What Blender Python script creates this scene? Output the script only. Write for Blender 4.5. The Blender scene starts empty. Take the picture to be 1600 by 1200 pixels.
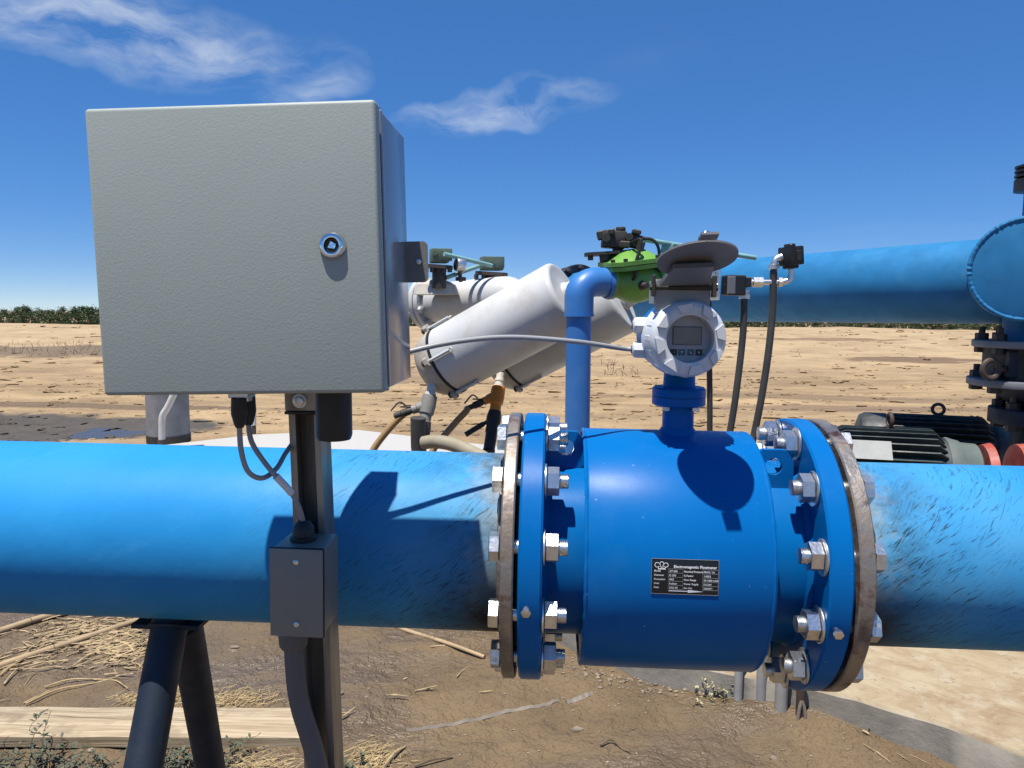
import bpy, bmesh, math, random
from mathutils import Vector as V, Matrix, noise
random.seed(7)
R = math.radians
scene = bpy.context.scene
col = scene.collection

# ------------------------------------------------------------------ camera
EYE = V((0, 0, 1.40)); FPX = 1155.0
YAW, PITCH, ROLL = R(3.2), R(5.6), R(0.27)
_f = V((-math.sin(YAW)*math.cos(PITCH), math.cos(YAW)*math.cos(PITCH), -math.sin(PITCH)))
_r = V((math.cos(YAW), math.sin(YAW), 0)); _u = _r.cross(_f)
_c, _s = math.cos(ROLL), math.sin(ROLL)
_r, _u = _r*_c + _u*_s, _u*_c - _r*_s
cd = bpy.data.cameras.new('camera'); cam = bpy.data.objects.new('camera', cd); col.objects.link(cam)
cd.sensor_width = 36; cd.lens = 36*FPX/1600; cd.clip_start = 0.02; cd.clip_end = 3000
cam.matrix_world = Matrix.Translation(EYE) @ Matrix((_r, _u, -_f)).transposed().to_4x4()
scene.camera = cam

def ray(x, y): return _f + _r*((x-800)/FPX) - _u*((y-600)/FPX)
def at(x, y, Y):                      # survey helper: point seen at photo pixel (x, y), Y metres ahead
    d = ray(x, y); return EYE + d*(Y/d.y)
def gnd(x, y, z=0.0):
    d = ray(x, y); return EYE + d*((z-EYE.z)/d.z)

# ------------------------------------------------------------------ world, sun, exposure
SUN_D = V((0.16, 0.23, -1.0)).normalized()
elev = math.asin(-SUN_D.z)
world = bpy.data.worlds.new('World'); scene.world = world; world.use_nodes = True
wn = world.node_tree.nodes; wl = world.node_tree.links
for n in list(wn): wn.remove(n)
def WN(t, **k):
    n = wn.new(t)
    for a, b in k.items(): setattr(n, a, b)
    return n
def wmath(op, a, b=None, c=None, clamp=False):
    n = WN('ShaderNodeMath', operation=op, use_clamp=clamp)
    for i, s in enumerate((a, b, c)):
        if s is None: continue
        if isinstance(s, (int, float)): n.inputs[i].default_value = s
        else: wl.new(s, n.inputs[i])
    return n.outputs[0]
sky = WN('ShaderNodeTexSky', sky_type='NISHITA'); sky.sun_disc = False
sky.sun_elevation = elev; sky.sun_rotation = math.atan2(-SUN_D.x, -SUN_D.y)
sky.altitude = 8000; sky.air_density = 1.5; sky.dust_density = 0.0; sky.ozone_density = 6.0
geo = WN('ShaderNodeTexCoord'); sep = WN('ShaderNodeSeparateXYZ'); wl.new(geo.outputs['Generated'], sep.inputs[0])
# high cirrus sheet: direction projected on a plane overhead
zz = wmath('ADD', wmath('MAXIMUM', sep.outputs[2], 0.0), 0.06)
cu = wmath('DIVIDE', sep.outputs[0], zz); cv = wmath('DIVIDE', sep.outputs[1], zz)
# cirrus patches: (azimuth, elevation) in radians, half sizes, tilt
azi = wmath('ARCTAN2', sep.outputs[0], sep.outputs[1]); ele = wmath('ARCSINE', sep.outputs[2])
cvec = WN('ShaderNodeCombineXYZ'); wl.new(azi, cvec.inputs[0]); wl.new(ele, cvec.inputs[1])
warp = WN('ShaderNodeTexNoise'); warp.inputs['Scale'].default_value = 7; warp.inputs['Detail'].default_value = 4
wl.new(cvec.outputs[0], warp.inputs['Vector'])
wsub = WN('ShaderNodeVectorMath', operation='SUBTRACT'); wl.new(warp.outputs['Color'], wsub.inputs[0]); wsub.inputs[1].default_value = (.5, .5, .5)
wsc = WN('ShaderNodeVectorMath', operation='SCALE'); wl.new(wsub.outputs[0], wsc.inputs[0]); wsc.inputs['Scale'].default_value = 0.10
wadd = WN('ShaderNodeVectorMath', operation='ADD'); wl.new(cvec.outputs[0], wadd.inputs[0]); wl.new(wsc.outputs[0], wadd.inputs[1])
cmap = WN('ShaderNodeMapping'); cmap.inputs['Scale'].default_value = (5, 15, 1); cmap.inputs['Rotation'].default_value = (0, 0, R(-14))
wl.new(wadd.outputs[0], cmap.inputs[0])
fil = WN('ShaderNodeTexNoise'); fil.inputs['Scale'].default_value = 1.6; fil.inputs['Detail'].default_value = 9; fil.inputs['Roughness'].default_value = .6
wl.new(cmap.outputs[0], fil.inputs['Vector'])
fr = WN('ShaderNodeMapRange'); fr.inputs[1].default_value = .36; fr.inputs[2].default_value = .78; wl.new(fil.outputs['Fac'], fr.inputs[0])
sepw = WN('ShaderNodeSeparateXYZ'); wl.new(wadd.outputs[0], sepw.inputs[0])
def pix_dir(x, y):
    d = ray(x, y).normalized(); return math.atan2(d.x, d.y), math.asin(d.z)
def patch(px, py, hx, hy, tilt, gain):
    a0, e0 = pix_dir(px, py); hx /= FPX; hy /= FPX; ct, st = math.cos(tilt), math.sin(tilt)
    da = wmath('SUBTRACT', sepw.outputs[0], a0); de = wmath('SUBTRACT', sepw.outputs[1], e0)
    p = wmath('DIVIDE', wmath('ADD', wmath('MULTIPLY', da, ct), wmath('MULTIPLY', de, st)), hx)
    q = wmath('DIVIDE', wmath('SUBTRACT', wmath('MULTIPLY', de, ct), wmath('MULTIPLY', da, st)), hy)
    rr = wmath('ADD', wmath('POWER', p, 2), wmath('POWER', q, 2))
    return wmath('MULTIPLY', wmath('SUBTRACT', 1.0, rr, clamp=True), gain)
PATCHES = [(150, 30, 360, 66, R(-3), 1.0), (495, 140, 85, 32, R(20), .65), (775, 172, 185, 34, R(9), .95), (-950, 120, 380, 60, R(-6), .8),
           (2450, 120, 420, 70, R(8), .8), (1000, -420, 600, 90, R(5), .8)]
tot = None
for p in PATCHES:
    m = patch(*p); tot = m if tot is None else wmath('MAXIMUM', tot, m)
# thin all-round cirrus outside the patches
gen = WN('ShaderNodeTexNoise'); gen.inputs['Scale'].default_value = .55; gen.inputs['Detail'].default_value = 6
gv = WN('ShaderNodeCombineXYZ'); wl.new(cu, gv.inputs[0]); wl.new(cv, gv.inputs[1]); wl.new(gv.outputs[0], gen.inputs['Vector'])
gr = WN('ShaderNodeMapRange'); gr.inputs[1].default_value = .56; gr.inputs[2].default_value = .8; gr.inputs[4].default_value = .25; wl.new(gen.outputs['Fac'], gr.inputs[0])
cl = wmath('MULTIPLY', wmath('ADD', tot, wmath('MULTIPLY', gr.outputs[0], .5), clamp=True), fr.outputs[0])
cl = wmath('MULTIPLY', cl, .85, clamp=True)
SKS = 0.11                                   # sky strength; the gamma flattens the clear desert sky's gradient
pre = WN('ShaderNodeVectorMath', operation='SCALE'); pre.inputs['Scale'].default_value = SKS; wl.new(sky.outputs[0], pre.inputs[0])
gam = WN('ShaderNodeGamma'); gam.inputs[1].default_value = .50; wl.new(pre.outputs[0], gam.inputs[0])
post = WN('ShaderNodeVectorMath', operation='SCALE'); post.inputs['Scale'].default_value = .69/SKS; wl.new(gam.outputs[0], post.inputs[0])
hsv = WN('ShaderNodeHueSaturation'); hsv.inputs['Hue'].default_value = .513; hsv.inputs['Saturation'].default_value = 1.70; wl.new(post.outputs[0], hsv.inputs['Color'])
mixc = WN('ShaderNodeMix', data_type='RGBA'); wl.new(cl, mixc.inputs[0]); wl.new(hsv.outputs[0], mixc.inputs[6]); mixc.inputs[7].default_value = (4.9, 5.4, 6.0, 1)
bg = WN('ShaderNodeBackground'); bg.inputs['Strength'].default_value = SKS; wl.new(mixc.outputs[2], bg.inputs[0])
wo = WN('ShaderNodeOutputWorld'); wl.new(bg.outputs[0], wo.inputs[0])

sd = bpy.data.lights.new('sun', 'SUN'); sd.energy = 5.0; sd.angle = R(0.53); sd.color = (1, .955, .89)
so = bpy.data.objects.new('sun', sd); col.objects.link(so); so.rotation_euler = SUN_D.to_track_quat('-Z', 'Y').to_euler(); so.location = (0, -3, 8)
vs = scene.view_settings; vs.view_transform = 'Standard'; vs.look = 'None'; vs.gamma = 1; vs.exposure = 0.45; vs.use_curve_mapping = False
scene.render.engine = 'CYCLES'
cy = scene.cycles; cy.max_bounces = 5; cy.diffuse_bounces = 1; cy.glossy_bounces = 3; cy.transmission_bounces = 4; cy.transparent_max_bounces = 4
cy.caustics_reflective = False; cy.caustics_refractive = False; cy.use_adaptive_sampling = True; cy.adaptive_threshold = .02; cy.use_denoising = True
world.cycles.sampling_method = 'MANUAL'; world.cycles.sample_map_resolution = 256

# ------------------------------------------------------------------ materials
class NT:
    def __init__(s, name):
        s.m = bpy.data.materials.new(name); s.m.use_nodes = True; s.n = s.m.node_tree.nodes; s.l = s.m.node_tree.links
        s.b = s.n['Principled BSDF']; s.tc = s.n.new('ShaderNodeTexCoord'); s.obj = s.tc.outputs['Object']
    def put(s, sock, val):
        if isinstance(val, bpy.types.NodeSocket): s.l.new(val, sock)
        elif isinstance(val, (tuple, list)) and len(val) == 3 and sock.type == 'RGBA': sock.default_value = (*val, 1)
        else: sock.default_value = val
    def noise(s, scale, detail=4, rough=.55, vec=None, stretch=None, rot=(0, 0, 0), dist=0, color=False):
        v = vec or s.obj
        if stretch:
            if any(rot): mr = s.n.new('ShaderNodeMapping'); mr.inputs['Rotation'].default_value = rot; s.l.new(v, mr.inputs[0]); v = mr.outputs[0]
            mp = s.n.new('ShaderNodeMapping'); mp.inputs['Scale'].default_value = stretch; s.l.new(v, mp.inputs[0]); v = mp.outputs[0]
        t = s.n.new('ShaderNodeTexNoise'); t.inputs['Scale'].default_value = scale; t.inputs['Detail'].default_value = detail
        t.inputs['Roughness'].default_value = rough; t.inputs['Distortion'].default_value = dist; s.l.new(v, t.inputs['Vector'])
        return t.outputs['Color' if color else 'Fac']
    def rng(s, v, a, b, c=0.0, d=1.0):
        n = s.n.new('ShaderNodeMapRange'); s.put(n.inputs[0], v)
        for i, k in enumerate((a, b, c, d)): n.inputs[i+1].default_value = k
        return n.outputs[0]
    def math(s, op, a, b=0.0):
        n = s.n.new('ShaderNodeMath'); n.operation = op; s.put(n.inputs[0], a); s.put(n.inputs[1], b); return n.outputs[0]
    def mix(s, fac, a, b, blend='MIX'):
        n = s.n.new('ShaderNodeMix'); n.data_type = 'RGBA'; n.blend_type = blend; s.put(n.inputs[0], fac)
        for i, k in ((6, a), (7, b)): s.put(n.inputs[i], k)
        return n.outputs[2]
    def sep(s):
        n = s.n.new('ShaderNodeSeparateXYZ'); s.l.new(s.obj, n.inputs[0]); return n.outputs
    def bump(s, h, strength=.3, dist=.01, prev=None):
        n = s.n.new('ShaderNodeBump'); n.inputs['Strength'].default_value = strength; n.inputs['Distance'].default_value = dist
        s.l.new(h, n.inputs['Height'])
        if prev: s.l.new(prev, n.inputs['Normal'])
        s.l.new(n.outputs[0], s.b.inputs['Normal']); return n.outputs[0]
    def done(s, color, rough=.5, metal=0.0, spec=None, coat=None):
        s.put(s.b.inputs['Base Color'], color); s.put(s.b.inputs['Roughness'], rough); s.put(s.b.inputs['Metallic'], metal)
        if spec is not None: s.put(s.b.inputs['Specular IOR Level'], spec)
        if coat: s.b.inputs['Coat Weight'].default_value = coat; s.b.inputs['Coat Roughness'].default_value = .12
        return s.m
def mul(c, k): return tuple(min(1, x*k) for x in c)
def paint(name, c, rough=.4, metal=0, var=.18, scale=9, dirt=None, dirt_amt=.5, dirt_scale=6, bump=.08, bscale=160, spec=None):
    t = NT(name); base = t.mix(t.rng(t.noise(scale), .3, .7), mul(c, 1-var), mul(c, 1+var))
    r = t.rng(t.noise(scale*2.3), .3, .7, max(0.03, rough-.08), min(1, rough+.12))
    if dirt:
        f = t.rng(t.noise(dirt_scale, 7, .68), .5, .72, 0, dirt_amt); base = t.mix(f, base, dirt)
    if bump: t.bump(t.noise(bscale, 3), bump, .004)
    return t.done(base, r, metal, spec)

def pipe_paint(name, flange_x, side):
    t = NT(name); x = t.sep()
    base = t.mix(t.rng(t.noise(5, 5), .3, .7), (.010, .20, .50), (.022, .26, .58))
    base = t.mix(t.rng(t.noise(1.1, 3, stretch=(1, 1, 4)), .45, .7, 0, .6), base, (.035, .29, .60))
    # pale rub marks and dusty film
    base = t.mix(t.rng(t.noise(3.2, 6, .7, stretch=(1, 1, 5), rot=(0, R(25), 0)), .56, .74, 0, .45), base, (.07, .33, .62))
    # scuff dashes, thick near the flange
    d = t.math('MULTIPLY', t.math('SUBTRACT', x[0], flange_x), side)          # metres from flange
    near = t.rng(d, .40, .04)
    sc1 = t.noise(1, 4, .6, stretch=(40, 40, 380), rot=(0, R(32), 0), dist=.5); sc2 = t.noise(1, 4, .6, stretch=(26, 26, 460), rot=(0, R(50), 0), dist=.4)
    sc = t.math('MAXIMUM', t.rng(sc1, .575, .635), t.rng(sc2, .60, .66))
    base = t.mix(t.math('MULTIPLY', near, t.rng(t.noise(6, 5), .35, .65, .15, .75)), base, (.11, .33, .47))
    few = t.math('MULTIPLY', t.rng(t.noise(4.5), .36, .5), t.math('ADD', t.math('MULTIPLY', near, .95), .05))
    base = t.mix(t.math('MULTIPLY', sc, few), base, (.018, .045, .075))
    # bare worn primer and weld soot next to the flange
    wob = t.math('MULTIPLY', t.noise(30, 7, .7), .13)
    edge = t.rng(t.math('ADD', d, wob), .125, .065)
    base = t.mix(t.math('MULTIPLY', edge, .8), base, (.30, .33, .33))
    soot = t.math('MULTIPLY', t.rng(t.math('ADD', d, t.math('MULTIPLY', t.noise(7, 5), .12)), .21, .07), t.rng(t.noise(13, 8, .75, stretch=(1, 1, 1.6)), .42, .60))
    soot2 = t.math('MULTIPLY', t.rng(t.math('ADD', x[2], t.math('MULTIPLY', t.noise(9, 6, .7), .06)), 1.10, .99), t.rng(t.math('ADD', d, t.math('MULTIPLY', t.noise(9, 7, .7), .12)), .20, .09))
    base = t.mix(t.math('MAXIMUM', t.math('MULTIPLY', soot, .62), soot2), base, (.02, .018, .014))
    t.bump(t.noise(30, 4), .06, .01)
    return t.done(base, t.rng(t.noise(8), .3, .7, .42, .6), 0, .16)

M = {}
def meter_paint():
    t = NT('meter_blue_paint'); base = t.mix(t.rng(t.noise(6, 4), .3, .7), (.001, .112, .365), (.0015, .130, .395))
    base = t.mix(t.rng(t.noise(3.5, 8, .72), .52, .74, 0, .22), base, (.06, .20, .42))                       # dust film
    base = t.mix(t.rng(t.noise(90, 3), .735, .76, 0, .8), base, (.25, .38, .52))                              # chips and splashes
    sc = t.math('MULTIPLY', t.rng(t.noise(1, 3, stretch=(260, 260, 30), rot=(0, R(20), 0)), .66, .70), t.rng(t.noise(5), .5, .62))
    base = t.mix(t.math('MULTIPLY', sc, .35), base, (.03, .22, .50))
    t.bump(t.noise(35, 3), .05, .004); return t.done(base, t.rng(t.noise(5, 6), .3, .7, .26, .42), 0, .12)
M['meter'] = meter_paint()
M['old_blue'] = paint('weathered_blue_paint', (.025, .17, .36), .5, var=.12, dirt=(.06, .24, .42), dirt_amt=.5, dirt_scale=5, spec=.18)
M['pvc_blue'] = paint('pipe_blue_plastic', (.035, .17, .46), .42, var=.06, dirt=(.2, .3, .42), dirt_amt=.18)
M['navy'] = paint('support_blue_paint', (.003, .011, .026), .6, var=.15, dirt=(.04, .038, .036), dirt_amt=.5)
M['green'] = paint('valve_green_paint', (.15, .34, .055), .4, var=.12, dirt=(.07, .12, .03), dirt_amt=.5)
M['teal'] = paint('teal_rod_paint', (.22, .42, .40), .45, dirt=(.12, .16, .13), dirt_amt=.5)
M['sage'] = paint('sage_valve_paint', (.10, .14, .10), .55, dirt=(.05, .045, .03), dirt_amt=.7)
M['white'] = paint('white_tank_paint', (.53, .53, .51), .5, var=.05, scale=4, dirt=(.36, .30, .22), dirt_amt=.5, dirt_scale=7)
M['lid'] = paint('tan_lid_paint', (.42, .38, .32), .6, dirt=(.2, .16, .11), dirt_amt=.6)
M['housing'] = paint('housing_white_plastic', (.66, .68, .70), .28, var=.03, bump=.05, bscale=300)
M['collar'] = paint('collar_grey_plastic', (.30, .30, .29), .5, var=.08, dirt=(.2, .19, .17), dirt_amt=.4)
M['hood'] = paint('hood_grey_plastic', (.17, .17, .175), .5, var=.08, dirt=(.28, .26, .23), dirt_amt=.3)
M['dark'] = paint('dark_grease', (.030, .026, .021), .6, var=.3, dirt=(.09, .07, .05), dirt_amt=.6, dirt_scale=25)
M['black'] = paint('black_rubber', (.013, .013, .014), .5, dirt=(.06, .055, .05), dirt_amt=.3)
M['hose'] = paint('grey_black_hose', (.045, .044, .042), .55, dirt=(.12, .11, .09), dirt_amt=.4)
M['cable'] = paint('grey_cable', (.30, .305, .315), .45, var=.06)
def zinc():
    t = NT('zinc_plated_steel'); inf = t.n.new('ShaderNodeObjectInfo').outputs['Random']
    base = t.mix(t.rng(t.noise(60), .3, .7), (.66, .67, .68), (.84, .85, .86)); base = t.mix(t.rng(t.noise(70, 6, .7), .5, .7, 0, .55), base, (.38, .36, .32))
    base = t.mix(t.math('MULTIPLY', inf, .35), base, (.45, .44, .40)); base = t.mix(t.math('MULTIPLY', t.rng(t.noise(34, 6), .62, .72), t.rng(inf, .5, 1, 0, .9)), base, (.16, .09, .05))
    t.bump(t.noise(220, 3), .12, .004); return t.done(base, t.rng(inf, 0, 1, .28, .46), t.rng(t.noise(34, 6), .62, .72, 1, .5))
M['zinc'] = zinc()
M['chrome'] = paint('chrome', (.75, .76, .78), .12, 1.0, var=.04)
M['orange'] = paint('orange_valve_plastic', (.75, .27, .03), .5, dirt=(.4, .2, .08), dirt_amt=.5)
M['greyvalve'] = paint('grey_valve_plastic', (.24, .23, .20), .55, dirt=(.12, .10, .07), dirt_amt=.6)
M['ivory'] = paint('ivory_fitting', (.62, .58, .50), .5, dirt=(.35, .28, .2), dirt_amt=.5)
M['tanhose'] = paint('tan_hose', (.30, .26, .18), .6, dirt=(.2, .15, .1), dirt_amt=.5)
M['amber'] = paint('amber_hose', (.36, .23, .10), .45, dirt=(.2, .13, .07), dirt_amt=.5)
M['motor'] = paint('motor_dark_paint', (.035, .04, .043), .5, dirt=(.16, .15, .13), dirt_amt=.55, dirt_scale=12)
M['motor_green'] = paint('motor_green_paint', (.030, .042, .040), .5, dirt=(.17, .17, .14), dirt_amt=.5, dirt_scale=12)
M['bell'] = paint('dusty_end_bell', (.10, .125, .115), .7, dirt=(.19, .17, .13), dirt_amt=.7, dirt_scale=15)
M['red'] = paint('faded_red_paint', (.34, .055, .035), .6, dirt=(.34, .20, .15), dirt_amt=.8, dirt_scale=14)
M['plate'] = paint('dirty_white_label', (.27, .275, .26), .45, dirt=(.3, .29, .27), dirt_amt=.6, dirt_scale=40)
M['iron'] = paint('rusty_dark_iron', (.06, .045, .038), .6, dirt=(.14, .06, .03), dirt_amt=.7, dirt_scale=20)
M['column'] = paint('dull_grey_steel', (.20, .205, .215), .55, dirt=(.12, .11, .10), dirt_amt=.4, dirt_scale=3)
M['jbox'] = paint('grey_box_paint', (.205, .20, .178), .4, var=.05, dirt=(.22, .21, .19), dirt_amt=.25)
M['conduit'] = paint('grey_conduit', (.10, .10, .105), .5, var=.1)
M['pvcgrey'] = paint('grey_pvc', (.34, .34, .33), .5, dirt=(.33, .27, .2), dirt_amt=.6, dirt_scale=12)
M['print'] = paint('white_print', (.75, .76, .77), .4, bump=0)
M['printlow'] = paint('grey_print', (.33, .34, .35), .4, bump=0)
M['tag'] = paint('black_nameplate', (.008, .009, .011), .3, bump=0)
M['panel'] = paint('display_panel', (.62, .64, .65), .5, bump=0)
M['lcd'] = paint('blank_lcd', (.34, .34, .30), .25, bump=0)
M['key'] = paint('key_teal', (.05, .17, .23), .4, bump=0)
M['keydark'] = paint('key_dark', (.02, .025, .03), .4, bump=0)
M['plastic_strip'] = paint('weathered_plastic', (.19, .16, .125), .55, dirt=(.17, .12, .07), dirt_amt=.8, dirt_scale=30)
M['reed'] = paint('dry_reed', (.36, .26, .145), .6, var=.3, scale=12, dirt=(.25, .16, .08), dirt_amt=.4)
M['straw'] = paint('straw', (.36, .265, .145), .7, var=.5, scale=30)
M['pale_straw'] = paint('pale_straw', (.46, .34, .17), .7, var=.3, scale=30)
M['pebble'] = paint('pebble', (.21, .165, .115), .8, var=.5, scale=14)
M['weed'] = paint('weed_leaf', (.075, .085, .05), .65, var=.4, scale=25)
M['shrub'] = paint('dry_shrub_leaf', (.42, .38, .22), .7, var=.4, scale=40)
M['stem'] = paint('stem_brown', (.12, .09, .05), .7, var=.3, scale=20)
M['trunk'] = paint('orchard_bark', (.10, .08, .06), .8, var=.2)

def textured_box(name, c, peel, rough):
    t = NT(name); base = t.mix(t.rng(t.noise(3, 4), .3, .7), mul(c, .95), mul(c, 1.04))
    base = t.mix(t.rng(t.noise(2.2, 7, .7), .56, .75, 0, .25), base, mul(c, 1.18))
    if peel:
        h = t.noise(330, 2, .5, dist=.4, stretch=(1, 1, 1.2)); t.bump(h, .17, .0011)
    else: t.bump(t.noise(420, 2), .10, .001)
    return t.done(base, rough)
M['box'] = textured_box('textured_grey_paint', (.335, .372, .335), True, .55)
M['boxside'] = textured_box('smooth_grey_paint', (.30, .31, .315), False, .13)
def rust_flange():
    t = NT('bare_rusty_steel'); f1 = t.rng(t.noise(9, 8, .7), .44, .62); f2 = t.rng(t.noise(26, 8, .7), .56, .68)
    base = t.mix(f1, (.34, .31, .28), (.17, .125, .09)); base = t.mix(f2, base, (.15, .045, .02))
    t.bump(t.noise(90, 6), .3, .004)
    return t.done(base, t.rng(f1, 0, 1, .38, .7), t.rng(f1, 0, 1, .85, .25))
M['rusty'] = rust_flange()
def strut_steel():
    t = NT('weathered_strut_steel'); f = t.rng(t.noise(3, 7, .65, stretch=(12, 12, 1)), .42, .66)
    base = t.mix(f, (.36, .34, .30), (.19, .14, .095)); t.bump(t.noise(70, 4, stretch=(2, 2, .3)), .2, .003)
    return t.done(base, .45, t.rng(f, 0, 1, .8, .3))
M['strut'] = strut_steel()
def wood():
    t = NT('weathered_plank_wood'); g = t.noise(5, 6, .6, stretch=(.6, 9, 14), rot=(0, 0, R(-3)), dist=1.2)
    base = t.mix(t.rng(g, .3, .7), (.26, .19, .11), (.50, .405, .265)); base = t.mix(t.rng(t.noise(7, 6), .54, .68, 0, .8), base, (.20, .145, .09)); base = t.mix(t.rng(t.noise(3, 4, stretch=(.5, 30, 30), dist=.5), .62, .66, 0, .7), base, (.10, .07, .04))
    t.bump(g, .5, .004); return t.done(base, .75)
M['wood'] = wood()
def concrete():
    t = NT('concrete'); x = t.sep()
    n1 = t.rng(t.noise(3.4, 9, .72, stretch=(1, 1.8, 1), rot=(0, 0, R(30)), dist=.9), .38, .64); base = t.mix(n1, (.38, .31, .20), (.26, .18, .10))
    base = t.mix(t.rng(t.noise(9, 8, .7), .52, .66, 0, .8), base, (.41, .355, .26))
    base = t.mix(t.rng(t.noise(45, 6), .60, .70, 0, .7), base, (.20, .15, .10))
    far = t.rng(x[1], 3.2, 4.4); base = t.mix(far, base, (.42, .405, .37))
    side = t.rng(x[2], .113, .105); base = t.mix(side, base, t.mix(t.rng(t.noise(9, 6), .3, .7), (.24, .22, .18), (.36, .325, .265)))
    b = t.bump(t.noise(14, 8, .65), .25, .02); return t.done(base, .85)
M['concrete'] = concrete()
def ground_mat():
    t = NT('sandy_soil'); x = t.sep()
    # damp brown soil round the pipework, dry pale sand on the field and bank
    wob = t.math('MULTIPLY', t.noise(.6, 5), 3.0)
    far = t.rng(t.math('ADD', x[1], wob), 4.6, 6.6)
    n = t.rng(t.noise(1.7, 8, .65, dist=.5), .36, .66)
    mud = t.mix(n, (.120, .080, .041), (.192, .132, .068))
    mud = t.mix(t.rng(t.noise(.9, 6, .6), .52, .66, 0, .7), mud, (.095, .076, .056))
    mud = t.mix(t.rng(t.noise(30, 6, .7), .60, .70, 0, .5), mud, (.26, .195, .13))
    mud = t.mix(t.rng(t.noise(5, 9, .72), .63, .70, 0, .75), mud, (.31, .26, .20))
    trk = t.noise(1.0, 7, .72, stretch=(.30, 1.0, 1), dist=.6)
    sand = t.mix(t.rng(trk, .38, .62), (.25, .168, .085), (.43, .30, .155))
    sand = t.mix(t.rng(t.noise(.8, 8, .7, stretch=(.5, 1, 1)), .54, .66, 0, .8), sand, (.21, .14, .08))
    bank = t.rng(x[1], 17, 22); sb = t.mix(t.rng(t.noise(.9, 8, .7, stretch=(.7, 1, 1)), .38, .62), (.34, .235, .125), (.46, .335, .185))
    sb = t.mix(t.rng(t.noise(.45, 8, .72, stretch=(.5, .8, 1)), .57, .65, 0, .8), sb, (.19, .115, .065))
    sand = t.mix(bank, sand, sb)
    base = t.mix(far, mud, sand)
    # grey silt left where water ran
    dx = t.math('DIVIDE', t.math('SUBTRACT', x[0], -6.6), 2.6); dy = t.math('DIVIDE', t.math('SUBTRACT', x[1], 8.7), 1.1)
    rr = t.math('ADD', t.math('ADD', t.math('MULTIPLY', dx, dx), t.math('MULTIPLY', dy, dy)), t.math('MULTIPLY', t.math('SUBTRACT', t.noise(1.5, 6), .5), 1.6))
    base = t.mix(t.rng(rr, 1.05, .75), base, t.mix(t.noise(4, 6), (.05, .042, .034), (.11, .092, .07)))
    def blot(px, py, rx, ry, c, amt):
        nonlocal base
        p = gnd(px, py); dx = t.math('DIVIDE', t.math('SUBTRACT', x[0], p.x), rx); dy = t.math('DIVIDE', t.math('SUBTRACT', x[1], p.y), ry)
        q = t.math('ADD', t.math('ADD', t.math('MULTIPLY', dx, dx), t.math('MULTIPLY', dy, dy)), t.math('MULTIPLY', t.math('SUBTRACT', blotn, .5), 3.0))
        base = t.mix(t.rng(q, 1.1, .6, 0, amt), base, c)
    blotn = t.noise(.9, 6, .65)
    blot(70, 553, 7, 2.2, (.12, .085, .055), .8); blot(1440, 567, 2.2, .8, (.13, .075, .04), .8); blot(1230, 622, 4, .5, (.19, .125, .07), .7); blot(1350, 640, 3, .4, (.17, .11, .065), .7)
    blot(1290, 545, 3, .7, (.16, .095, .05), .7); blot(660, 600, 3, .5, (.19, .125, .075), .6); blot(100, 632, 3, .25, (.12, .08, .045), .8)
    # smoother wet streaks in the near mud
    base = t.mix(t.math('MULTIPLY', t.rng(x[1], 4.2, 3.2), t.rng(t.noise(1.3, 5, .55, stretch=(.5, 1.6, 1), dist=1.0), .52, .66, 0, .55)), base, (.115, .085, .058))
    bf = t.bump(t.noise(1.3, 7, .7), .9, .22)
    b1 = t.bump(t.noise(55, 6, .65), .22, .010, bf); b2 = t.bump(t.noise(7, 7, .6), .3, .05, b1)
    wet = t.math('MULTIPLY', t.rng(x[1], 4.2, 3.2), t.rng(t.noise(1.6, 6, .6, stretch=(.6, 1.4, 1), dist=.8), .47, .60))
    return t.done(t.mix(t.math('MULTIPLY', wet, .45), base, (.10, .072, .046)), t.rng(wet, 0, 1, .88, .42))
M['ground'] = ground_mat()
def water():
    t = NT('puddle_water'); t.bump(t.noise(9, 3), .3, .02); return t.done((.06, .05, .04), .24, 0, .22)
M['water'] = water()
def leaf_mat():
    t = NT('orchard_leaf'); i = t.n.new('ShaderNodeObjectInfo')
    base = t.mix(i.outputs['Random'], (.06, .10, .03), (.10, .14, .05)); base = t.mix(t.rng(t.noise(1.6, 3), .35, .65), base, (.035, .058, .022))
    t.b.inputs['Subsurface Weight'].default_value = 0; return t.done(base, .6)
M['leaf'] = leaf_mat()
def glass():
    t = NT('cover_glass'); t.b.inputs['Alpha'].default_value = .10; return t.done((.04, .045, .05), .03)
M['glass'] = glass()

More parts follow.
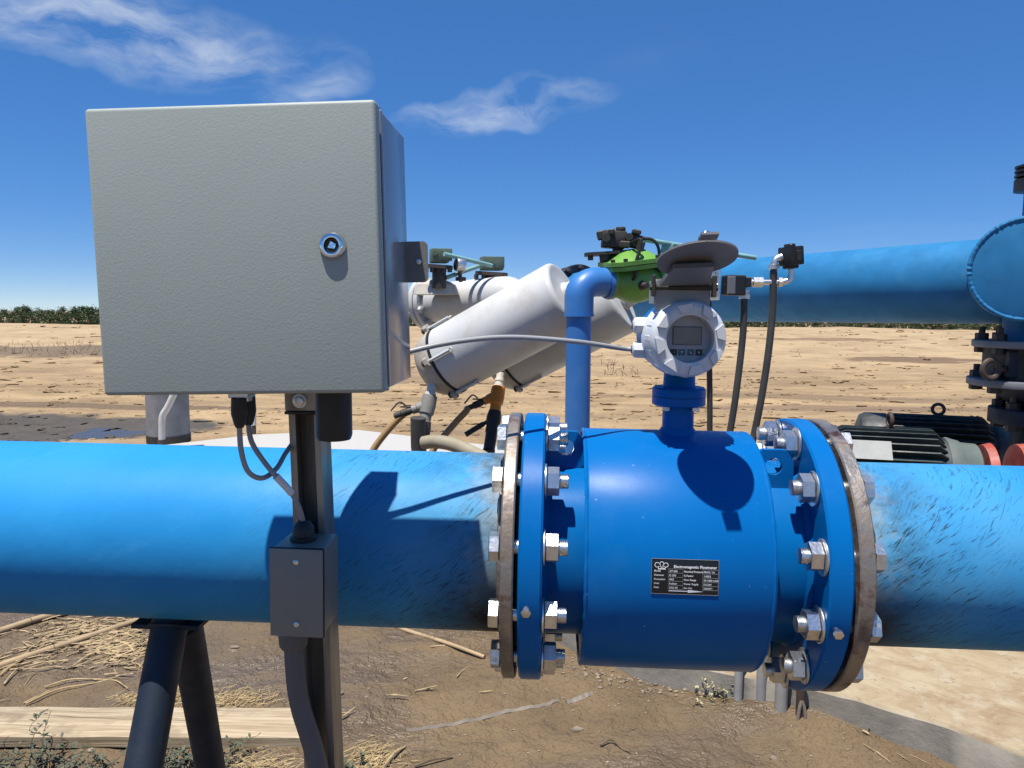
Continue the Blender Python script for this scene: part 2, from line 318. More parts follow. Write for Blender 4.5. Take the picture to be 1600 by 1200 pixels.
# ------------------------------------------------------------------ mesh helpers
def frame(d):
    d = V(d).normalized(); a = V((0, 0, 1)) if abs(d.z) < .9 else V((1, 0, 0))
    x = a.cross(d).normalized(); return x, d.cross(x), d
def catmull(pts, k=8):
    P = [V(p) for p in pts]; P = [P[0]*2-P[1]] + P + [P[-1]*2-P[-2]]; out = []
    for i in range(1, len(P)-2):
        for j in range(k):
            t = j/k; a, b, c, d = P[i-1], P[i], P[i+1], P[i+2]
            out.append(.5*((2*b)+(c-a)*t+(2*a-5*b+4*c-d)*t*t+(3*b-a-3*c+d)*t**3))
    out.append(P[-2]); return out
SITE = None                                  # optional survey transform for a group of fittings (size and place), baked into the vertices
class MB:
    def __init__(s, M=None): s.v = []; s.f = []; s.M = M or SITE
    def add(s, vs, fs):
        o = len(s.v); s.v += [V(p) for p in vs]; s.f += [tuple(i+o for i in f) for f in fs]; return s
    def box(s, c, size, rot=None, bev=0.0, seg=2):
        bm = bmesh.new(); bmesh.ops.create_cube(bm, size=1)
        for v in bm.verts: v.co = V((v.co.x*size[0], v.co.y*size[1], v.co.z*size[2]))
        if bev: bmesh.ops.bevel(bm, geom=bm.edges[:], offset=bev, segments=seg, profile=.5, affect='EDGES')
        m = Matrix.Translation(V(c)) @ (rot.to_4x4() if rot else Matrix.Identity(4))
        bm.verts.index_update(); s.add([m @ v.co for v in bm.verts], [[v.index for v in f.verts] for f in bm.faces]); bm.free(); return s
    def lathe(s, a, d, prof, n=32, ph=0.0):
        x, y, z = frame(d); a = V(a); vs = []; fs = []
        for t, r in prof:
            for k in range(n):
                g = ph+2*math.pi*k/n; vs.append(a+z*t+(x*math.cos(g)+y*math.sin(g))*r)
        m = len(prof)
        for i in range(m-1):
            for k in range(n):
                k2 = (k+1) % n; fs.append((i*n+k, i*n+k2, (i+1)*n+k2, (i+1)*n+k))
        fs.append(tuple(range(n))[::-1]); fs.append(tuple((m-1)*n+k for k in range(n)))
        return s.add(vs, fs)
    def ring(s, a, d, prof, n=32):          # closed profile (hollow revolve)
        x, y, z = frame(d); a = V(a); vs = []; fs = []; m = len(prof)
        for t, r in prof:
            for k in range(n):
                g = 2*math.pi*k/n; vs.append(a+z*t+(x*math.cos(g)+y*math.sin(g))*r)
        for i in range(m):
            for k in range(n):
                k2 = (k+1) % n; i2 = (i+1) % m; fs.append((i*n+k, i*n+k2, i2*n+k2, i2*n+k))
        return s.add(vs, fs)
    def cyl(s, a, b, r, r1=None, n=24, bev=0.0, ph=0.0):
        a = V(a); b = V(b); L = (b-a).length; r1 = r if r1 is None else r1
        p = [(0, r), (L, r1)] if not bev else [(0, r-bev), (bev*.3, r-bev*.3), (bev, r), (L-bev, r1), (L-bev*.3, r1-bev*.3), (L, r1-bev)]
        return s.lathe(a, b-a, p, n, ph)
    def hex(s, a, b, af, ch=.12):           # hexagon head or nut, af = across flats
        a = V(a); b = V(b); L = (b-a).length; rr = af/math.sqrt(3); c = rr*ch
        return s.lathe(a, b-a, [(0, rr-c), (c*.5, rr), (L-c*.5, rr), (L, rr-c)], 6)
    def tube(s, pts, r, n=10, smooth=True, k=8):
        P = catmull(pts, k) if smooth else [V(p) for p in pts]
        rr = r if callable(r) else (lambda t: r)
        vs = []; fs = []; m = len(P); x = frame(P[1]-P[0])[0]
        for i, p in enumerate(P):
            d = (P[min(i+1, m-1)]-P[max(i-1, 0)]).normalized(); x = (x-d*x.dot(d)).normalized(); y = d.cross(x)
            for j in range(n):
                g = 2*math.pi*j/n; vs.append(p+(x*math.cos(g)+y*math.sin(g))*rr(i/(m-1)))
        for i in range(m-1):
            for j in range(n):
                j2 = (j+1) % n; fs.append((i*n+j, i*n+j2, (i+1)*n+j2, (i+1)*n+j))
        fs.append(tuple(range(n))[::-1]); fs.append(tuple((m-1)*n+j for j in range(n)))
        return s.add(vs, fs)
    def prism(s, poly, o, ex, ey, depth):   # polygon in (ex, ey) extruded along ex x ey
        o, ex, ey = V(o), V(ex), V(ey); ez = ex.cross(ey).normalized(); n = len(poly)
        vs = [o+ex*p[0]+ey*p[1] for p in poly]; vs += [p+ez*depth for p in vs]
        fs = [tuple(range(n))[::-1], tuple(range(n, 2*n))] + [(i, (i+1) % n, n+(i+1) % n, n+i) for i in range(n)]
        return s.add(vs, fs)
    def torus(s, c, d, Rr, r, n=28, m=10):
        x, y, z = frame(d); c = V(c); vs = []; fs = []
        for i in range(n):
            g = 2*math.pi*i/n; e = x*math.cos(g)+y*math.sin(g)
            for j in range(m):
                h = 2*math.pi*j/m; vs.append(c+e*(Rr+r*math.cos(h))+z*(r*math.sin(h)))
        for i in range(n):
            for j in range(m): fs.append((i*m+j, ((i+1) % n)*m+j, ((i+1) % n)*m+(j+1) % m, i*m+(j+1) % m))
        return s.add(vs, fs)
    def blob(s, c, rad, seed=0, jit=.25, sub=1):
        bm = bmesh.new(); bmesh.ops.create_icosphere(bm, subdivisions=sub, radius=1)
        for v in bm.verts:
            k = 1+jit*noise.noise(v.co*1.7+V((seed*3.1, seed, 0))); v.co = V((v.co.x*rad[0], v.co.y*rad[1], v.co.z*rad[2]))*k
        bm.verts.index_update(); s.add([V(c)+v.co for v in bm.verts], [[v.index for v in f.verts] for f in bm.faces]); bm.free(); return s
    def build(s, name, mat, parent=None, ang=35, **props):
        me = bpy.data.meshes.new(name)
        me.from_pydata([tuple(s.M @ p) if s.M else tuple(p) for p in s.v], [], s.f)
        bm = bmesh.new(); bm.from_mesh(me); bmesh.ops.recalc_face_normals(bm, faces=bm.faces[:]); bm.to_mesh(me); bm.free()
        for p in me.polygons: p.use_smooth = True
        me.set_sharp_from_angle(angle=R(ang))
        me.materials.append(M[mat] if isinstance(mat, str) else mat)
        o = bpy.data.objects.new(name, me); col.objects.link(o); par(o, parent)
        for k, v in props.items(): o[k] = v
        return o
def par(o, p):
    if p is None: return
    o.parent = p
    if p.type == 'EMPTY': o.matrix_parent_inverse = Matrix.Translation(-p.location)
def thing(name, label, cat, base, group=None):
    o = bpy.data.objects.new(name, None); col.objects.link(o); o.location = SITE @ V(base) if SITE else V(base); o.empty_display_size = .1
    o['label'] = label; o['category'] = cat
    if group: o['group'] = group
    return o
def tag(o, label, cat, group=None):
    o['label'] = label; o['category'] = cat
    if group: o['group'] = group
    return o
def inst(src, name, mw, parent):
    o = bpy.data.objects.new(name, src.data if hasattr(src, 'data') else src); col.objects.link(o); par(o, parent); o.matrix_basis = mw; return o

# ------------------------------------------------------------------ ground
def sstep(a, b, x):
    t = max(0, min(1, (x-a)/(b-a))); return t*t*(3-2*t)
def gh(x, y):
    n = noise.noise
    z = .020*n(V((x*.9, y*.9, 3))) + .010*n(V((x*3.1, y*3.1, 7)))
    if y < 6: z += (.010*n(V((x*7, y*7, 1))) + .007*n(V((x*17, y*17, 5))))*(1-sstep(4, 6, y))
    z += .035*math.exp(-((x-.86)**2/.09+(y-2.52)**2/.02))                       # mud heap by the conduit stubs
    z += .06*sstep(4, 9, y)*n(V((x*.25, y*.5, 2))) * (1-sstep(60, 80, y))
    if y > 6: z += .030*sstep(6, 10, y)*n(V((x*.18, y*2.2, 9)))                  # wheel ruts
    if 6 < y < 60: z += sstep(6, 9, y)*(.022*n(V((x*.35, y*3.3, 12))) + .035*n(V((x*1.1, y*1.3, 14)))*sstep(12, 20, y) + .03*abs(n(V((x*.5, y*.9, 15)))))
    z -= .10*math.exp(-(((x+6.4)/2.4)**2+((y-8.7)/1.0)**2))                      # wet hollow
    w = y+2.5*n(V((x*.05, 0, 4)))
    up = sstep(17, 34, w); dn = sstep(44, 70, w)
    z += up*(.47+.10*n(V((x*.16, y*.1, 6)))+.05*n(V((x*.9, y*.6, 8))))*(1-dn) - 2.3*dn
    return z
def axis_coords(lo, hi, step, far, growth=1.09):
    c = [lo]
    while c[-1] < hi: c.append(c[-1]+step)
    s = step; a = list(c)
    while a[-1] < far[1]: s *= growth; a.append(a[-1]+s)
    s = step; b = []; p = lo
    while p > far[0]: s *= growth; p -= s; b.append(p)
    return b[::-1]+a
GX = axis_coords(-2.3, 1.9, .024, (-900, 900), 1.085); GY = axis_coords(1.7, 4.0, .022, (-60, 1400), 1.026)
gv_ = [(x, y, gh(x, y)) for y in GY for x in GX]; nx = len(GX)
gf_ = [(j*nx+i, j*nx+i+1, (j+1)*nx+i+1, (j+1)*nx+i) for j in range(len(GY)-1) for i in range(nx-1)]
MB().add(gv_, gf_).build('ground', 'ground', None, 180, kind='structure')

# concrete pad, rotated to the pipe run, chipped edge
SLABZ = .12
key = [(3.6, .30), (1.40, 2.12), (1.03, 2.43), (.35, 2.70), (-3.8, 6.65), (-3.1, 7.4), (-2.1, 7.8), (-.45, 6.9), (6.5, 5.2), (7.5, 1.0)]
poly = []
for i, p in enumerate(key):
    q = key[(i+1) % len(key)]; L = math.dist(p, q); k = max(1, int(L/.05)) if i < 4 else max(1, int(L/.3))
    for j in range(k):
        t = j/k; x = p[0]+(q[0]-p[0])*t; y = p[1]+(q[1]-p[1])*t; w = .018*noise.noise(V((x*6, y*6, 0)))
        poly.append((x+w*.6, y+w))
sb = MB(); n = len(poly)
def inset(p, d):
    cx, cy = 1.5, 4.0; v = V((cx-p[0], cy-p[1])).normalized(); return p[0]+v.x*d, p[1]+v.y*d
v0 = [(x, y, -.25) for x, y in poly]; v1 = [(x, y, SLABZ-.012) for x, y in poly]; v2 = [(*inset(p, .012+.006*noise.noise(V((p[0]*20, p[1]*20, 4)))), SLABZ) for p in poly]
fs = []
for i in range(n):
    j = (i+1) % n; fs += [(i, j, n+j, n+i), (n+i, n+j, 2*n+j, 2*n+i)]
fs.append(tuple(2*n+i for i in range(n)))
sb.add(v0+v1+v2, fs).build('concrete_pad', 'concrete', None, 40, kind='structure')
# puddle
pp = []
for k in range(40):
    g = 2*math.pi*k/40; q = 1+.9*noise.noise(V((math.cos(g)*2.6, math.sin(g)*1.8, 11))); pp.append((-5.30+.34*q*math.cos(g)-.2*math.sin(g), 8.35+.55*q*math.sin(g), gh(-5.3, 8.35)+.018))
MB().add(pp, [tuple(range(40))]).build('puddle', 'water', None, 35, kind='structure')

# ------------------------------------------------------------------ water main and flow meter
YP, ZP, RP = 1.131, 1.041, .1365
PM = Matrix.Translation(EYE) @ Matrix.Rotation(R(.55), 4, 'Y') @ Matrix.Translation(-EYE)      # the run falls slightly to the right
XA = V((1, 0, 0))
def pc(x, dy=0, dz=0): return V((x, YP+dy, ZP+dz))
def pm(): return MB(PM)
XF = dict(rl0=-.0655, rl1=-.0455, bl0=-.0405, bl1=-.0085, jl=.050, jr=.296, br0=.357, br1=.389, rr0=.394, rr1=.4165)
RF, RBC = .2015, .178
M['pipeL'] = pipe_paint('weathered_pipe_paint_left', XF['rl0'], -1)
M['pipeR'] = pipe_paint('weathered_pipe_paint_right', XF['rr1'], 1)

def main_pipe(label, x0, x1, fx0, fx1, face, mat, weldx):
    t = thing('water_pipe', label, 'pipe', PM @ pc((x0+x1)/2), None)
    pm().ring(pc(x0), XA, [(0, RP), (x1-x0, RP), (x1-x0, RP-.007), (0, RP-.007)], 96).build('pipe_barrel', mat, t)
    f = pm().ring(pc(fx0), XA, [(0.001, RF-.002), (.003, RF), (fx1-fx0-.003, RF), (fx1-fx0-.001, RF-.002), (fx1-fx0-.001, RP+.0004), (0.001, RP+.0004)], 96).build('slip_on_flange', 'rusty', t, label='bare rusty steel flange')
    mb = pm(); vs = []; n, m = 160, 8
    for i in range(n):
        g = 2*math.pi*i/n; rr = .0052*(1+.25*noise.noise(V((i*.9, 0, weldx))))
        for j in range(m):
            h = 2*math.pi*j/m; q = RP+.001+rr*math.cos(h); vs.append(pc(weldx+rr*1.3*math.sin(h), q*math.cos(g), q*math.sin(g)))
    mb.add(vs, [(i*m+j, ((i+1) % n)*m+j, ((i+1) % n)*m+(j+1) % m, i*m+(j+1) % m) for i in range(n) for j in range(m)]).build('weld_bead', 'rusty', f)
    return t
pipeL = main_pipe('long weathered light blue pipe passing behind the grey control box', -3.6, XF['rl1']-.002, XF['rl0'], XF['rl1'], 1, 'pipeL', XF['rl0']-.001)
pipeR = main_pipe('scuffed blue pipe leaving the flow meter on the right', XF['rr0']+.002, 3.6, XF['rr0'], XF['rr1'], -1, 'pipeR', XF['rr1']+.001)

fm = thing('flow_meter', 'bright blue electromagnetic flow meter with white round display head', 'flow meter', PM @ pc(.17, 0, -RF))
pm().ring(pc(XF['bl0']), XA, [(.004, RP-.001), (XF['br1']-XF['bl0']-.004, RP-.001), (XF['br1']-XF['bl0']-.004, .118), (.004, .118)], 96).build('measuring_tube', 'meter', fm)
RJ = .1795
pm().ring(pc(XF['jl']), XA, [(0, RJ-.004), (.0015, RJ-.001), (.004, RJ), (XF['jr']-XF['jl']-.004, RJ), (XF['jr']-XF['jl']-.0015, RJ-.001), (XF['jr']-XF['jl'], RJ-.004), (XF['jr']-XF['jl'], RP-.004), (0, RP-.004)], 128).build('coil_jacket', 'meter', fm)
for a, b in (('bl0', 'bl1'), ('br0', 'br1')):
    L = XF[b]-XF[a]
    fl = pm().ring(pc(XF[a]), XA, [(0, RF-.003), (.003, RF), (L-.003, RF), (L, RF-.003), (L, RP-.003), (0, RP-.003)], 128).build('flange', 'meter', fm)
    inner = XF['bl0']-.0045 if a == 'bl0' else XF['br1']+.0005
    pm().ring(pc(inner), XA, [(0, .172), (.004, .172), (.004, .125), (0, .125)], 64).build('gasket', 'black', fl)
    # earthing screw on the rim
    g = R(-8 if a == 'bl0' else -12); e = V((0, -math.cos(g), math.sin(g))); xm = (XF[a]+XF[b])/2-.004
    s_ = pm(); s_.cyl(pc(xm)+e*(RF-.002), pc(xm)+e*(RF+.007), .0045, n=14); s_.hex(pc(xm)+e*(RF+.0065), pc(xm)+e*(RF+.0115), .0115); s_.build('earthing_screw', 'zinc', fl)
    # weld fillets tube to flange and jacket
    wx = XF['bl1'] if a == 'bl0' else XF['br0']; sg = 1 if a == 'bl0' else -1
    pm().ring(pc(wx), XA*sg, [(-.001, RP-.002), (-.001, RP+.007), (.002, RP+.0045), (.007, RP+.001), (.007, RP-.002)], 96).build('weld_fillet', 'meter', fl)
    # lifting lug: plate with a hole, standing on the tube top
    lx = XF['bl1']+.030 if a == 'bl0' else XF['br0']-.040
    o = pc(lx, -.045 if a == 'bl0' else -.075, 0); lz = math.sqrt(RP**2-(o.y-YP)**2)-.004; mbl = pm(); N = 24; w, h, hr = .028, .058, .0125
    outer = []
    for k in range(N):
        g = 2*math.pi*k/N+math.pi/N; cx, cz = math.cos(g), math.sin(g); sc = 1/max(abs(cx), abs(cz)); X, Z = cx*sc*w, cz*sc*.028
        if abs(X) > .7*w and Z > .018: X *= .78
        outer.append((X, (h if Z > 0 else 0)-.028*0 + (Z-.028 if Z > 0 else 0) if Z > 0 else max(0, .03+Z)))
    hz = h-.024; inn = [(hr*math.cos(2*math.pi*k/N+math.pi/N), hz+hr*math.sin(2*math.pi*k/N+math.pi/N)) for k in range(N)]
    vs = []
    for yy in (0, .010):
        vs += [o+V((p[0], yy, lz+p[1])) for p in outer]; vs += [o+V((p[0], yy, lz+p[1])) for p in inn]
    fs = []
    for k in range(N):
        j = (k+1) % N; fs += [(k, j, N+j, N+k), (2*N+k, 2*N+j, 3*N+j, 3*N+k), (k, j, 2*N+j, 2*N+k), (N+k, N+j, 3*N+j, 3*N+k)]
    mbl.add(vs, fs).build('lifting_lug', 'meter', fm)

for wx in (XF['jl'], XF['jr']):
    vs = []; n, m = 160, 6
    for i in range(n):
        g = 2*math.pi*i/n; rr = .0036*(1+.3*noise.noise(V((i*1.1, 3, wx*9))))
        for j in range(m):
            h = 2*math.pi*j/m; q = RJ-.003+rr*math.cos(h); vs.append(pc(wx+rr*math.sin(h), q*math.cos(g), q*math.sin(g)))
    pm().add(vs, [(i*m+j, ((i+1) % n)*m+j, ((i+1) % n)*m+(j+1) % m, i*m+(j+1) % m) for i in range(n) for j in range(m)]).build('weld_bead', 'meter', fm)
# flange bolts: head and shank in one mesh, nut and washer below it; local +X runs from head to thread end
def thread(L0, L1, r):
    prof = [(L0, r)]; p = .0025; x = L0
    while x < L1-.002: prof += [(x+p*.25, r), (x+p*.5, r-.0011), (x+p*.75, r-.0011), (x+p, r)]; x += p
    return prof+[(L1, r-.002)]
mbb = MB(); TL = .0905
mbb.hex((-.0145, 0, 0), (0, 0, 0), .0345); mbb.lathe((0, 0, 0), XA, [(-.002, .0105), (.060, .0105)]+thread(.060, TL, .0108), 20)
bolt0 = mbb.build('bolt_source', 'zinc'); bolt_me = bolt0.data; bpy.data.objects.remove(bolt0)
t_ = MB(); t_.hex((.0625, 0, 0), (.0800, 0, 0), .0345, .10); n0 = t_.build('n', 'zinc'); nut_me = n0.data; bpy.data.objects.remove(n0)
t_ = MB(); t_.ring((.0592, 0, 0), XA, [(0, .0235), (.0007, .0242), (.0023, .0242), (.003, .0235), (.003, .0113), (0, .0113)], 32); n0 = t_.build('w', 'zinc'); wash_me = n0.data; bpy.data.objects.remove(n0)
rb = random.Random(3)
for side in (0, 1):
    for k in range(12):
        g = R(15+30*k); e = V((0, math.cos(g), math.sin(g)))
        head_x = XF['rl0'] if side == 0 else XF['rr1']
        base = pc(head_x)+e*RBC
        rot = Matrix.Rotation(0 if side == 0 else math.pi, 4, 'Z') @ Matrix.Rotation(rb.uniform(0, 2*math.pi), 4, 'X')
        span = (XF['bl1']-XF['rl0']) if side == 0 else (XF['rr1']-XF['br0'])
        b = inst(bolt_me, 'flange_bolt', PM @ Matrix.Translation(base) @ rot, fm)
        sh = Matrix.Translation((span-.0592+.0003, 0, 0))
        for nm, me in (('washer', wash_me), ('nut', nut_me)):
            q = bpy.data.objects.new(nm, me); col.objects.link(q); q.parent = b; q.matrix_basis = sh @ Matrix.Rotation(rb.uniform(0, 6.28) if nm == 'nut' else 0, 4, 'X') @ (Matrix.Translation((0, rb.uniform(-.001, .001), rb.uniform(-.002, 0))) if nm == 'washer' else Matrix.Identity(4))

# nameplate bent on the jacket, with its print
def on_jacket(u, v, h): # u along pipe (m), v up the surface from plate centre, h off the surface
    c = at(1071, 901, YP-RJ+.01); g0 = R(6.6)
    g = NP_G+v/RJ; return V((NP_X+u, YP-(RJ+h)*math.cos(g), ZP+(RJ+h)*math.sin(g)))
_p = PM.inverted() @ at(1070, 901, YP-RJ+.002); NP_X = _p.x; NP_G = math.asin((_p.z-ZP)/RJ)
NW, NH = .0875, .0465
def curved_patch(u0, u1, v0, v1, h0, h1, nu=10, nv=8):
    mb = pm(); vs = []; 
    for h in (h0, h1):
        for j in range(nv+1):
            for i in range(nu+1): vs.append(on_jacket(u0+(u1-u0)*i/nu, v0+(v1-v0)*j/nv, h))
    s = (nu+1)*(nv+1); fs = []
    for j in range(nv):
        for i in range(nu):
            a = j*(nu+1)+i; q = (a, a+1, a+nu+2, a+nu+1); fs += [q, tuple(x+s for x in q)]
    bd = [i for i in range(nu+1)]+[j*(nu+1)+nu for j in range(1, nv+1)]+[nv*(nu+1)+i for i in range(nu-1, -1, -1)]+[j*(nu+1) for j in range(nv-1, 0, -1)]
    for i, a in enumerate(bd): b = bd[(i+1) % len(bd)]; fs.append((a, b, b+s, a+s))
    return mb.add(vs, fs)
npl = curved_patch(-NW/2, NW/2, -NH/2, NH/2, .0002, .0009).build('nameplate', 'tag', fm, label='black nameplate with white print on the blue jacket')
pb = pm()
for u0, u1, v0, v1 in ((-NW/2, NW/2, NH/2-.0004, NH/2), (-NW/2, NW/2, -NH/2, -NH/2+.0003), (-NW/2, -NW/2+.0003, -NH/2, NH/2), (NW/2-.0003, NW/2, -NH/2, NH/2)):
    q = curved_patch(u0, u1, v0, v1, .00085, .0011); pb.add(q.v, q.f)
pb.build('plate_border', 'printlow', npl)
def text_geo(txt, size, bold=0.0):
    cu_ = bpy.data.curves.new('t', 'FONT'); cu_.body = txt; cu_.size = size; cu_.resolution_u = 2; cu_.offset = bold
    o = bpy.data.objects.new('t', cu_); col.objects.link(o); dg = bpy.context.evaluated_depsgraph_get(); me = o.evaluated_get(dg).to_mesh()
    vs = [v.co.copy() for v in me.vertices]; fs = [tuple(p.vertices) for p in me.polygons]; o.to_mesh_clear(); bpy.data.objects.remove(o); bpy.data.curves.remove(cu_)
    return vs, fs
def plate_text(mb, txt, u, v, size, bold=0):
    vs, fs = text_geo(txt, size, bold); mb.add([on_jacket(u+p.x, v+p.y, .00125) for p in vs], fs)
t1 = pm(); plate_text(t1, 'Electromagnetic Flowmeter', -.0150, .0118, .0050, .00010)
c1, c2, c3, c4 = -.0405, -.0205, -.0015, .0240
for i, (a, b, c, d) in enumerate((('Model', 'ZT-250', 'Nominal Pressure', 'PN10 / 16'), ('Diameter', 'D 250', 'K-Factor', '1.0052'), ('Protection', 'IP65', 'Flow Range', '50-1800 m3/h'), ('Liner', 'Rubber', 'Power Supply', 'DC24V'), ('Date', '2023-05', 'Ser. No.', '2305071'))):
    v = .0062-i*.0054
    for u, s in ((c1, a), (c2, b), (c3, c), (c4, d)): plate_text(t1, s, u, v, .0034, .00006)
arrow = [(-.021, -.0192), (.004, -.0192), (.004, -.0206), (.0245, -.0186), (.004, -.0166), (.004, -.0180), (-.021, -.0180)]
t1.add([on_jacket(u, v, .00125) for u, v in arrow], [tuple(range(7))])
# crest-like emblem: curls and a bar
for cx, cy, rr, a0, a1 in ((-.0365, .0150, .0034, 40, 330), (-.0305, .0165, .0030, -60, 240), (-.0250, .0150, .0032, -150, 140), (-.0330, .0118, .0022, 180, 420), (-.0275, .0122, .0022, 120, 360)):
    for k in range(14):
        g0, g1 = R(a0+(a1-a0)*k/14), R(a0+(a1-a0)*(k+1)/14)
        t1.add([on_jacket(cx+r_*math.cos(g), cy+r_*math.sin(g), .00125) for g, r_ in ((g0, rr), (g1, rr), (g1, rr-.0008), (g0, rr-.0008))], [(0, 1, 2, 3)])
t1.add([on_jacket(u, v, .00125) for u, v in ((-.036, .0092), (-.025, .0092), (-.026, .0105), (-.035, .0105))], [(0, 1, 2, 3)])
t1.build('plate_print', 'print', npl)
lb = pm()
for u0, u1 in ((c2-.0012, c2+.0175), (c4-.0012, c4+.0190)):
    for i in range(6):
        v = .0062+.0042-i*.0054; q = curved_patch(u0, u1, v-.00012, v+.00012, .0009, .0011, 6, 1); lb.add(q.v, q.f)
    for u in (u0, u1):
        q = curved_patch(u-.0001, u+.0001, .0104-5*.0054, .0104, .0009, .0011, 1, 6); lb.add(q.v, q.f)
lb.build('plate_rules', 'printlow', npl, kind='stuff')

# neck and display head
_h = PM.inverted() @ at(1059, 660, YP); NXc = _h.x; jt = ZP+RJ
zt = lambda py, Y=YP: (PM.inverted() @ at(1060, py, Y)).z
nz0, nz1, nz2 = zt(633), zt(604), zt(588)
pm().cyl((NXc, YP, jt-.01), (NXc, YP, nz0+.002), .0235, n=40).build('neck_tube', 'meter', fm)
pm().ring((NXc, YP, jt-.004), (0, 0, 1), [(0, .022), (0, .031), (.005, .028), (.010, .0245), (.010, .022)], 40).build('neck_weld', 'meter', fm)
nf = pm().lathe((NXc, YP, nz0), (0, 0, 1), [(0, .037), (.002, .040), ((nz1-nz0)*.47, .040), ((nz1-nz0)*.48, .0385), ((nz1-nz0)*.52, .0385), ((nz1-nz0)*.53, .040), (nz1-nz0-.003, .040), (nz1-nz0, .037)], 48).build('neck_flange', 'meter', fm)
for k in range(4):
    g = R(45+90*k); c = V((NXc+.031*math.cos(g), YP+.031*math.sin(g), nz0)); s_ = pm(); s_.hex(c-V((0, 0, .006)), c+V((0, 0, .001)), .010); s_.build('neck_bolt', 'zinc', nf)
pm().lathe((NXc, YP, nz1-.001), (0, 0, 1), [(0, .026), (.004, .024), (nz2-nz1+.02, .0225)], 40).build('upper_neck', 'meter', fm)
HS = .90
HY = YP-.092                                # front plane of the head
HC = PM.inverted() @ at(1079, 530, HY); HAX = V((.10, -1, 0)).normalized(); HR = .0575
HC = V((HC.x, HY, HC.z))
hd = pm().lathe(HC-HAX*.150, HAX, [(0, .036), (.006, .045), (.03, .050), (.074, .050), (.076, .0522), (.090, .0522)], 64).build('head_body', 'meter', fm)
cov = pm().ring(HC, HAX, [(-.064, .0536), (-.062, .0558), (-.050, .0558), (-.048, .0545), (-.012, .0540), (-.005, .0518), (-.001, .0477), (.000, .0441), (-.001, .0335), (-.010, .0317), (-.05, .0317), (-.05, .045)], 72).build('head_cover', 'housing', fm, label='white threaded cover ring round the display')
hx_, hy_, hz_ = frame(HAX)
rec = pm()
for k in range(8):                            # raised grip pads round the front face
    g = R(45*k+12); pts = []
    for (rr, da) in ((.0375, -9), (.0470, -13), (.0500, -13), (.0500, 13), (.0470, 13), (.0375, 9)):
        q = g+R(da); pts.append((rr*math.cos(q), rr*math.sin(q)))
    rec.prism(pts, HC-HAX*.006, hx_, hy_, .0088 if True else 0)
for k in range(16):                           # ribs on the cover's side
    g = R(22.5*k); e = hx_*math.cos(g)+hy_*math.sin(g); rec.box(HC-HAX*.030+e*.0530, (.009, .028, .004), Matrix((hz_.cross(e), hz_, e)).transposed(), .0012, 1)
rec.build('grip_pads', 'housing', cov)
pnl = pm().cyl(HC-HAX*.022, HC-HAX*.018, .0320, n=48).build('display_panel', 'panel', fm)
PX = V((HAX.y*-1, HAX.x, 0)).normalized(); PX = PX if PX.x > 0 else -PX; PZ = V((0, 0, 1))
def on_panel(u, v, d): return HC-HAX*(.018-d)+PX*(u*HS)+PZ*(v*HS)
def panel_rect(u0, u1, v0, v1, d0=-.001, d1=.0008):
    mb = pm(); vs = [on_panel(u, v, d) for d in (d0, d1) for u, v in ((u0, v0), (u1, v0), (u1, v1), (u0, v1))]
    return mb.add(vs, [(0, 1, 2, 3), (4, 5, 6, 7), (0, 1, 5, 4), (1, 2, 6, 5), (2, 3, 7, 6), (3, 0, 4, 7)])
panel_rect(-.0235, .0235, -.0100, .0195).build('screen_bezel', 'hood', pnl)
panel_rect(-.0215, .0215, -.0080, .0175, 0, .0014).build('screen', 'lcd', pnl)
for i, u in enumerate((-.0205, -.0075, .0065, .0195)):
    kb = panel_rect(u-.0052, u+.0052, -.0262, -.0165, -.001, .0012).build('button', 'key' if i in (1, 2) else 'keydark', pnl)
tri = pm()
for u, sgn in ((-.0075, -1), (.0065, 1)):
    tri.add([on_panel(u-.0022, -.0213-sgn*.0018, .0014), on_panel(u+.0022, -.0213-sgn*.0018, .0014), on_panel(u, -.0213+sgn*.0020, .0014)], [(0, 1, 2)])
tri.add([on_panel(-.0205, -.0213, .0014), on_panel(-.0190, -.0200, .0014), on_panel(-.0190, -.0226, .0014)], [(0, 1, 2)])
tri.add([on_panel(.0195+a, -.0213+b, .0014) for a, b in ((-.0015, -.0012), (.0015, -.0012), (.0015, .0014), (-.0015, .0014))], [(0, 1, 2, 3)])
vs, fs = text_geo('Flow Meter', .0062, .0001); w = max(p.x for p in vs); tri.add([on_panel(p.x-w/2-.0005, p.y-.0148, .0012) for p in vs], fs)
for u in (-.021, .0205): tri.add([on_panel(u+a, -.0130+b, .0012) for a, b in ((-.003, 0), (.003, 0), (.003, .0006), (-.003, .0006))], [(0, 1, 2, 3)])
tri.build('panel_print', 'print', pnl)
pm().cyl(HC-HAX*.0072, HC-HAX*.0050, .0318, n=48).build('cover_glass', 'glass', cov)
# two cable glands on the left of the head
for py in (508.5, 546):
    c = PM.inverted() @ at(985, py, YP-.03); gx = HC.x-.046
    g_ = pm(); g_.hex((gx+.008, c.y, c.z), (gx-.010, c.y, c.z), .0245, .08); g_.lathe((gx-.010, c.y, c.z), (-1, 0, 0), [(0, .0125), (.012, .0122), (.016, .0105), (.018, .007)], 8)
    gg = g_.build('cable_gland', 'housing', fm)
    pm().cyl((gx-.026, c.y, c.z), (gx-.029, c.y, c.z), .0055, n=12).build('gland_seal', 'black', gg)
    if py > 530: GLAND = PM @ V((gx-.026, c.y, c.z))
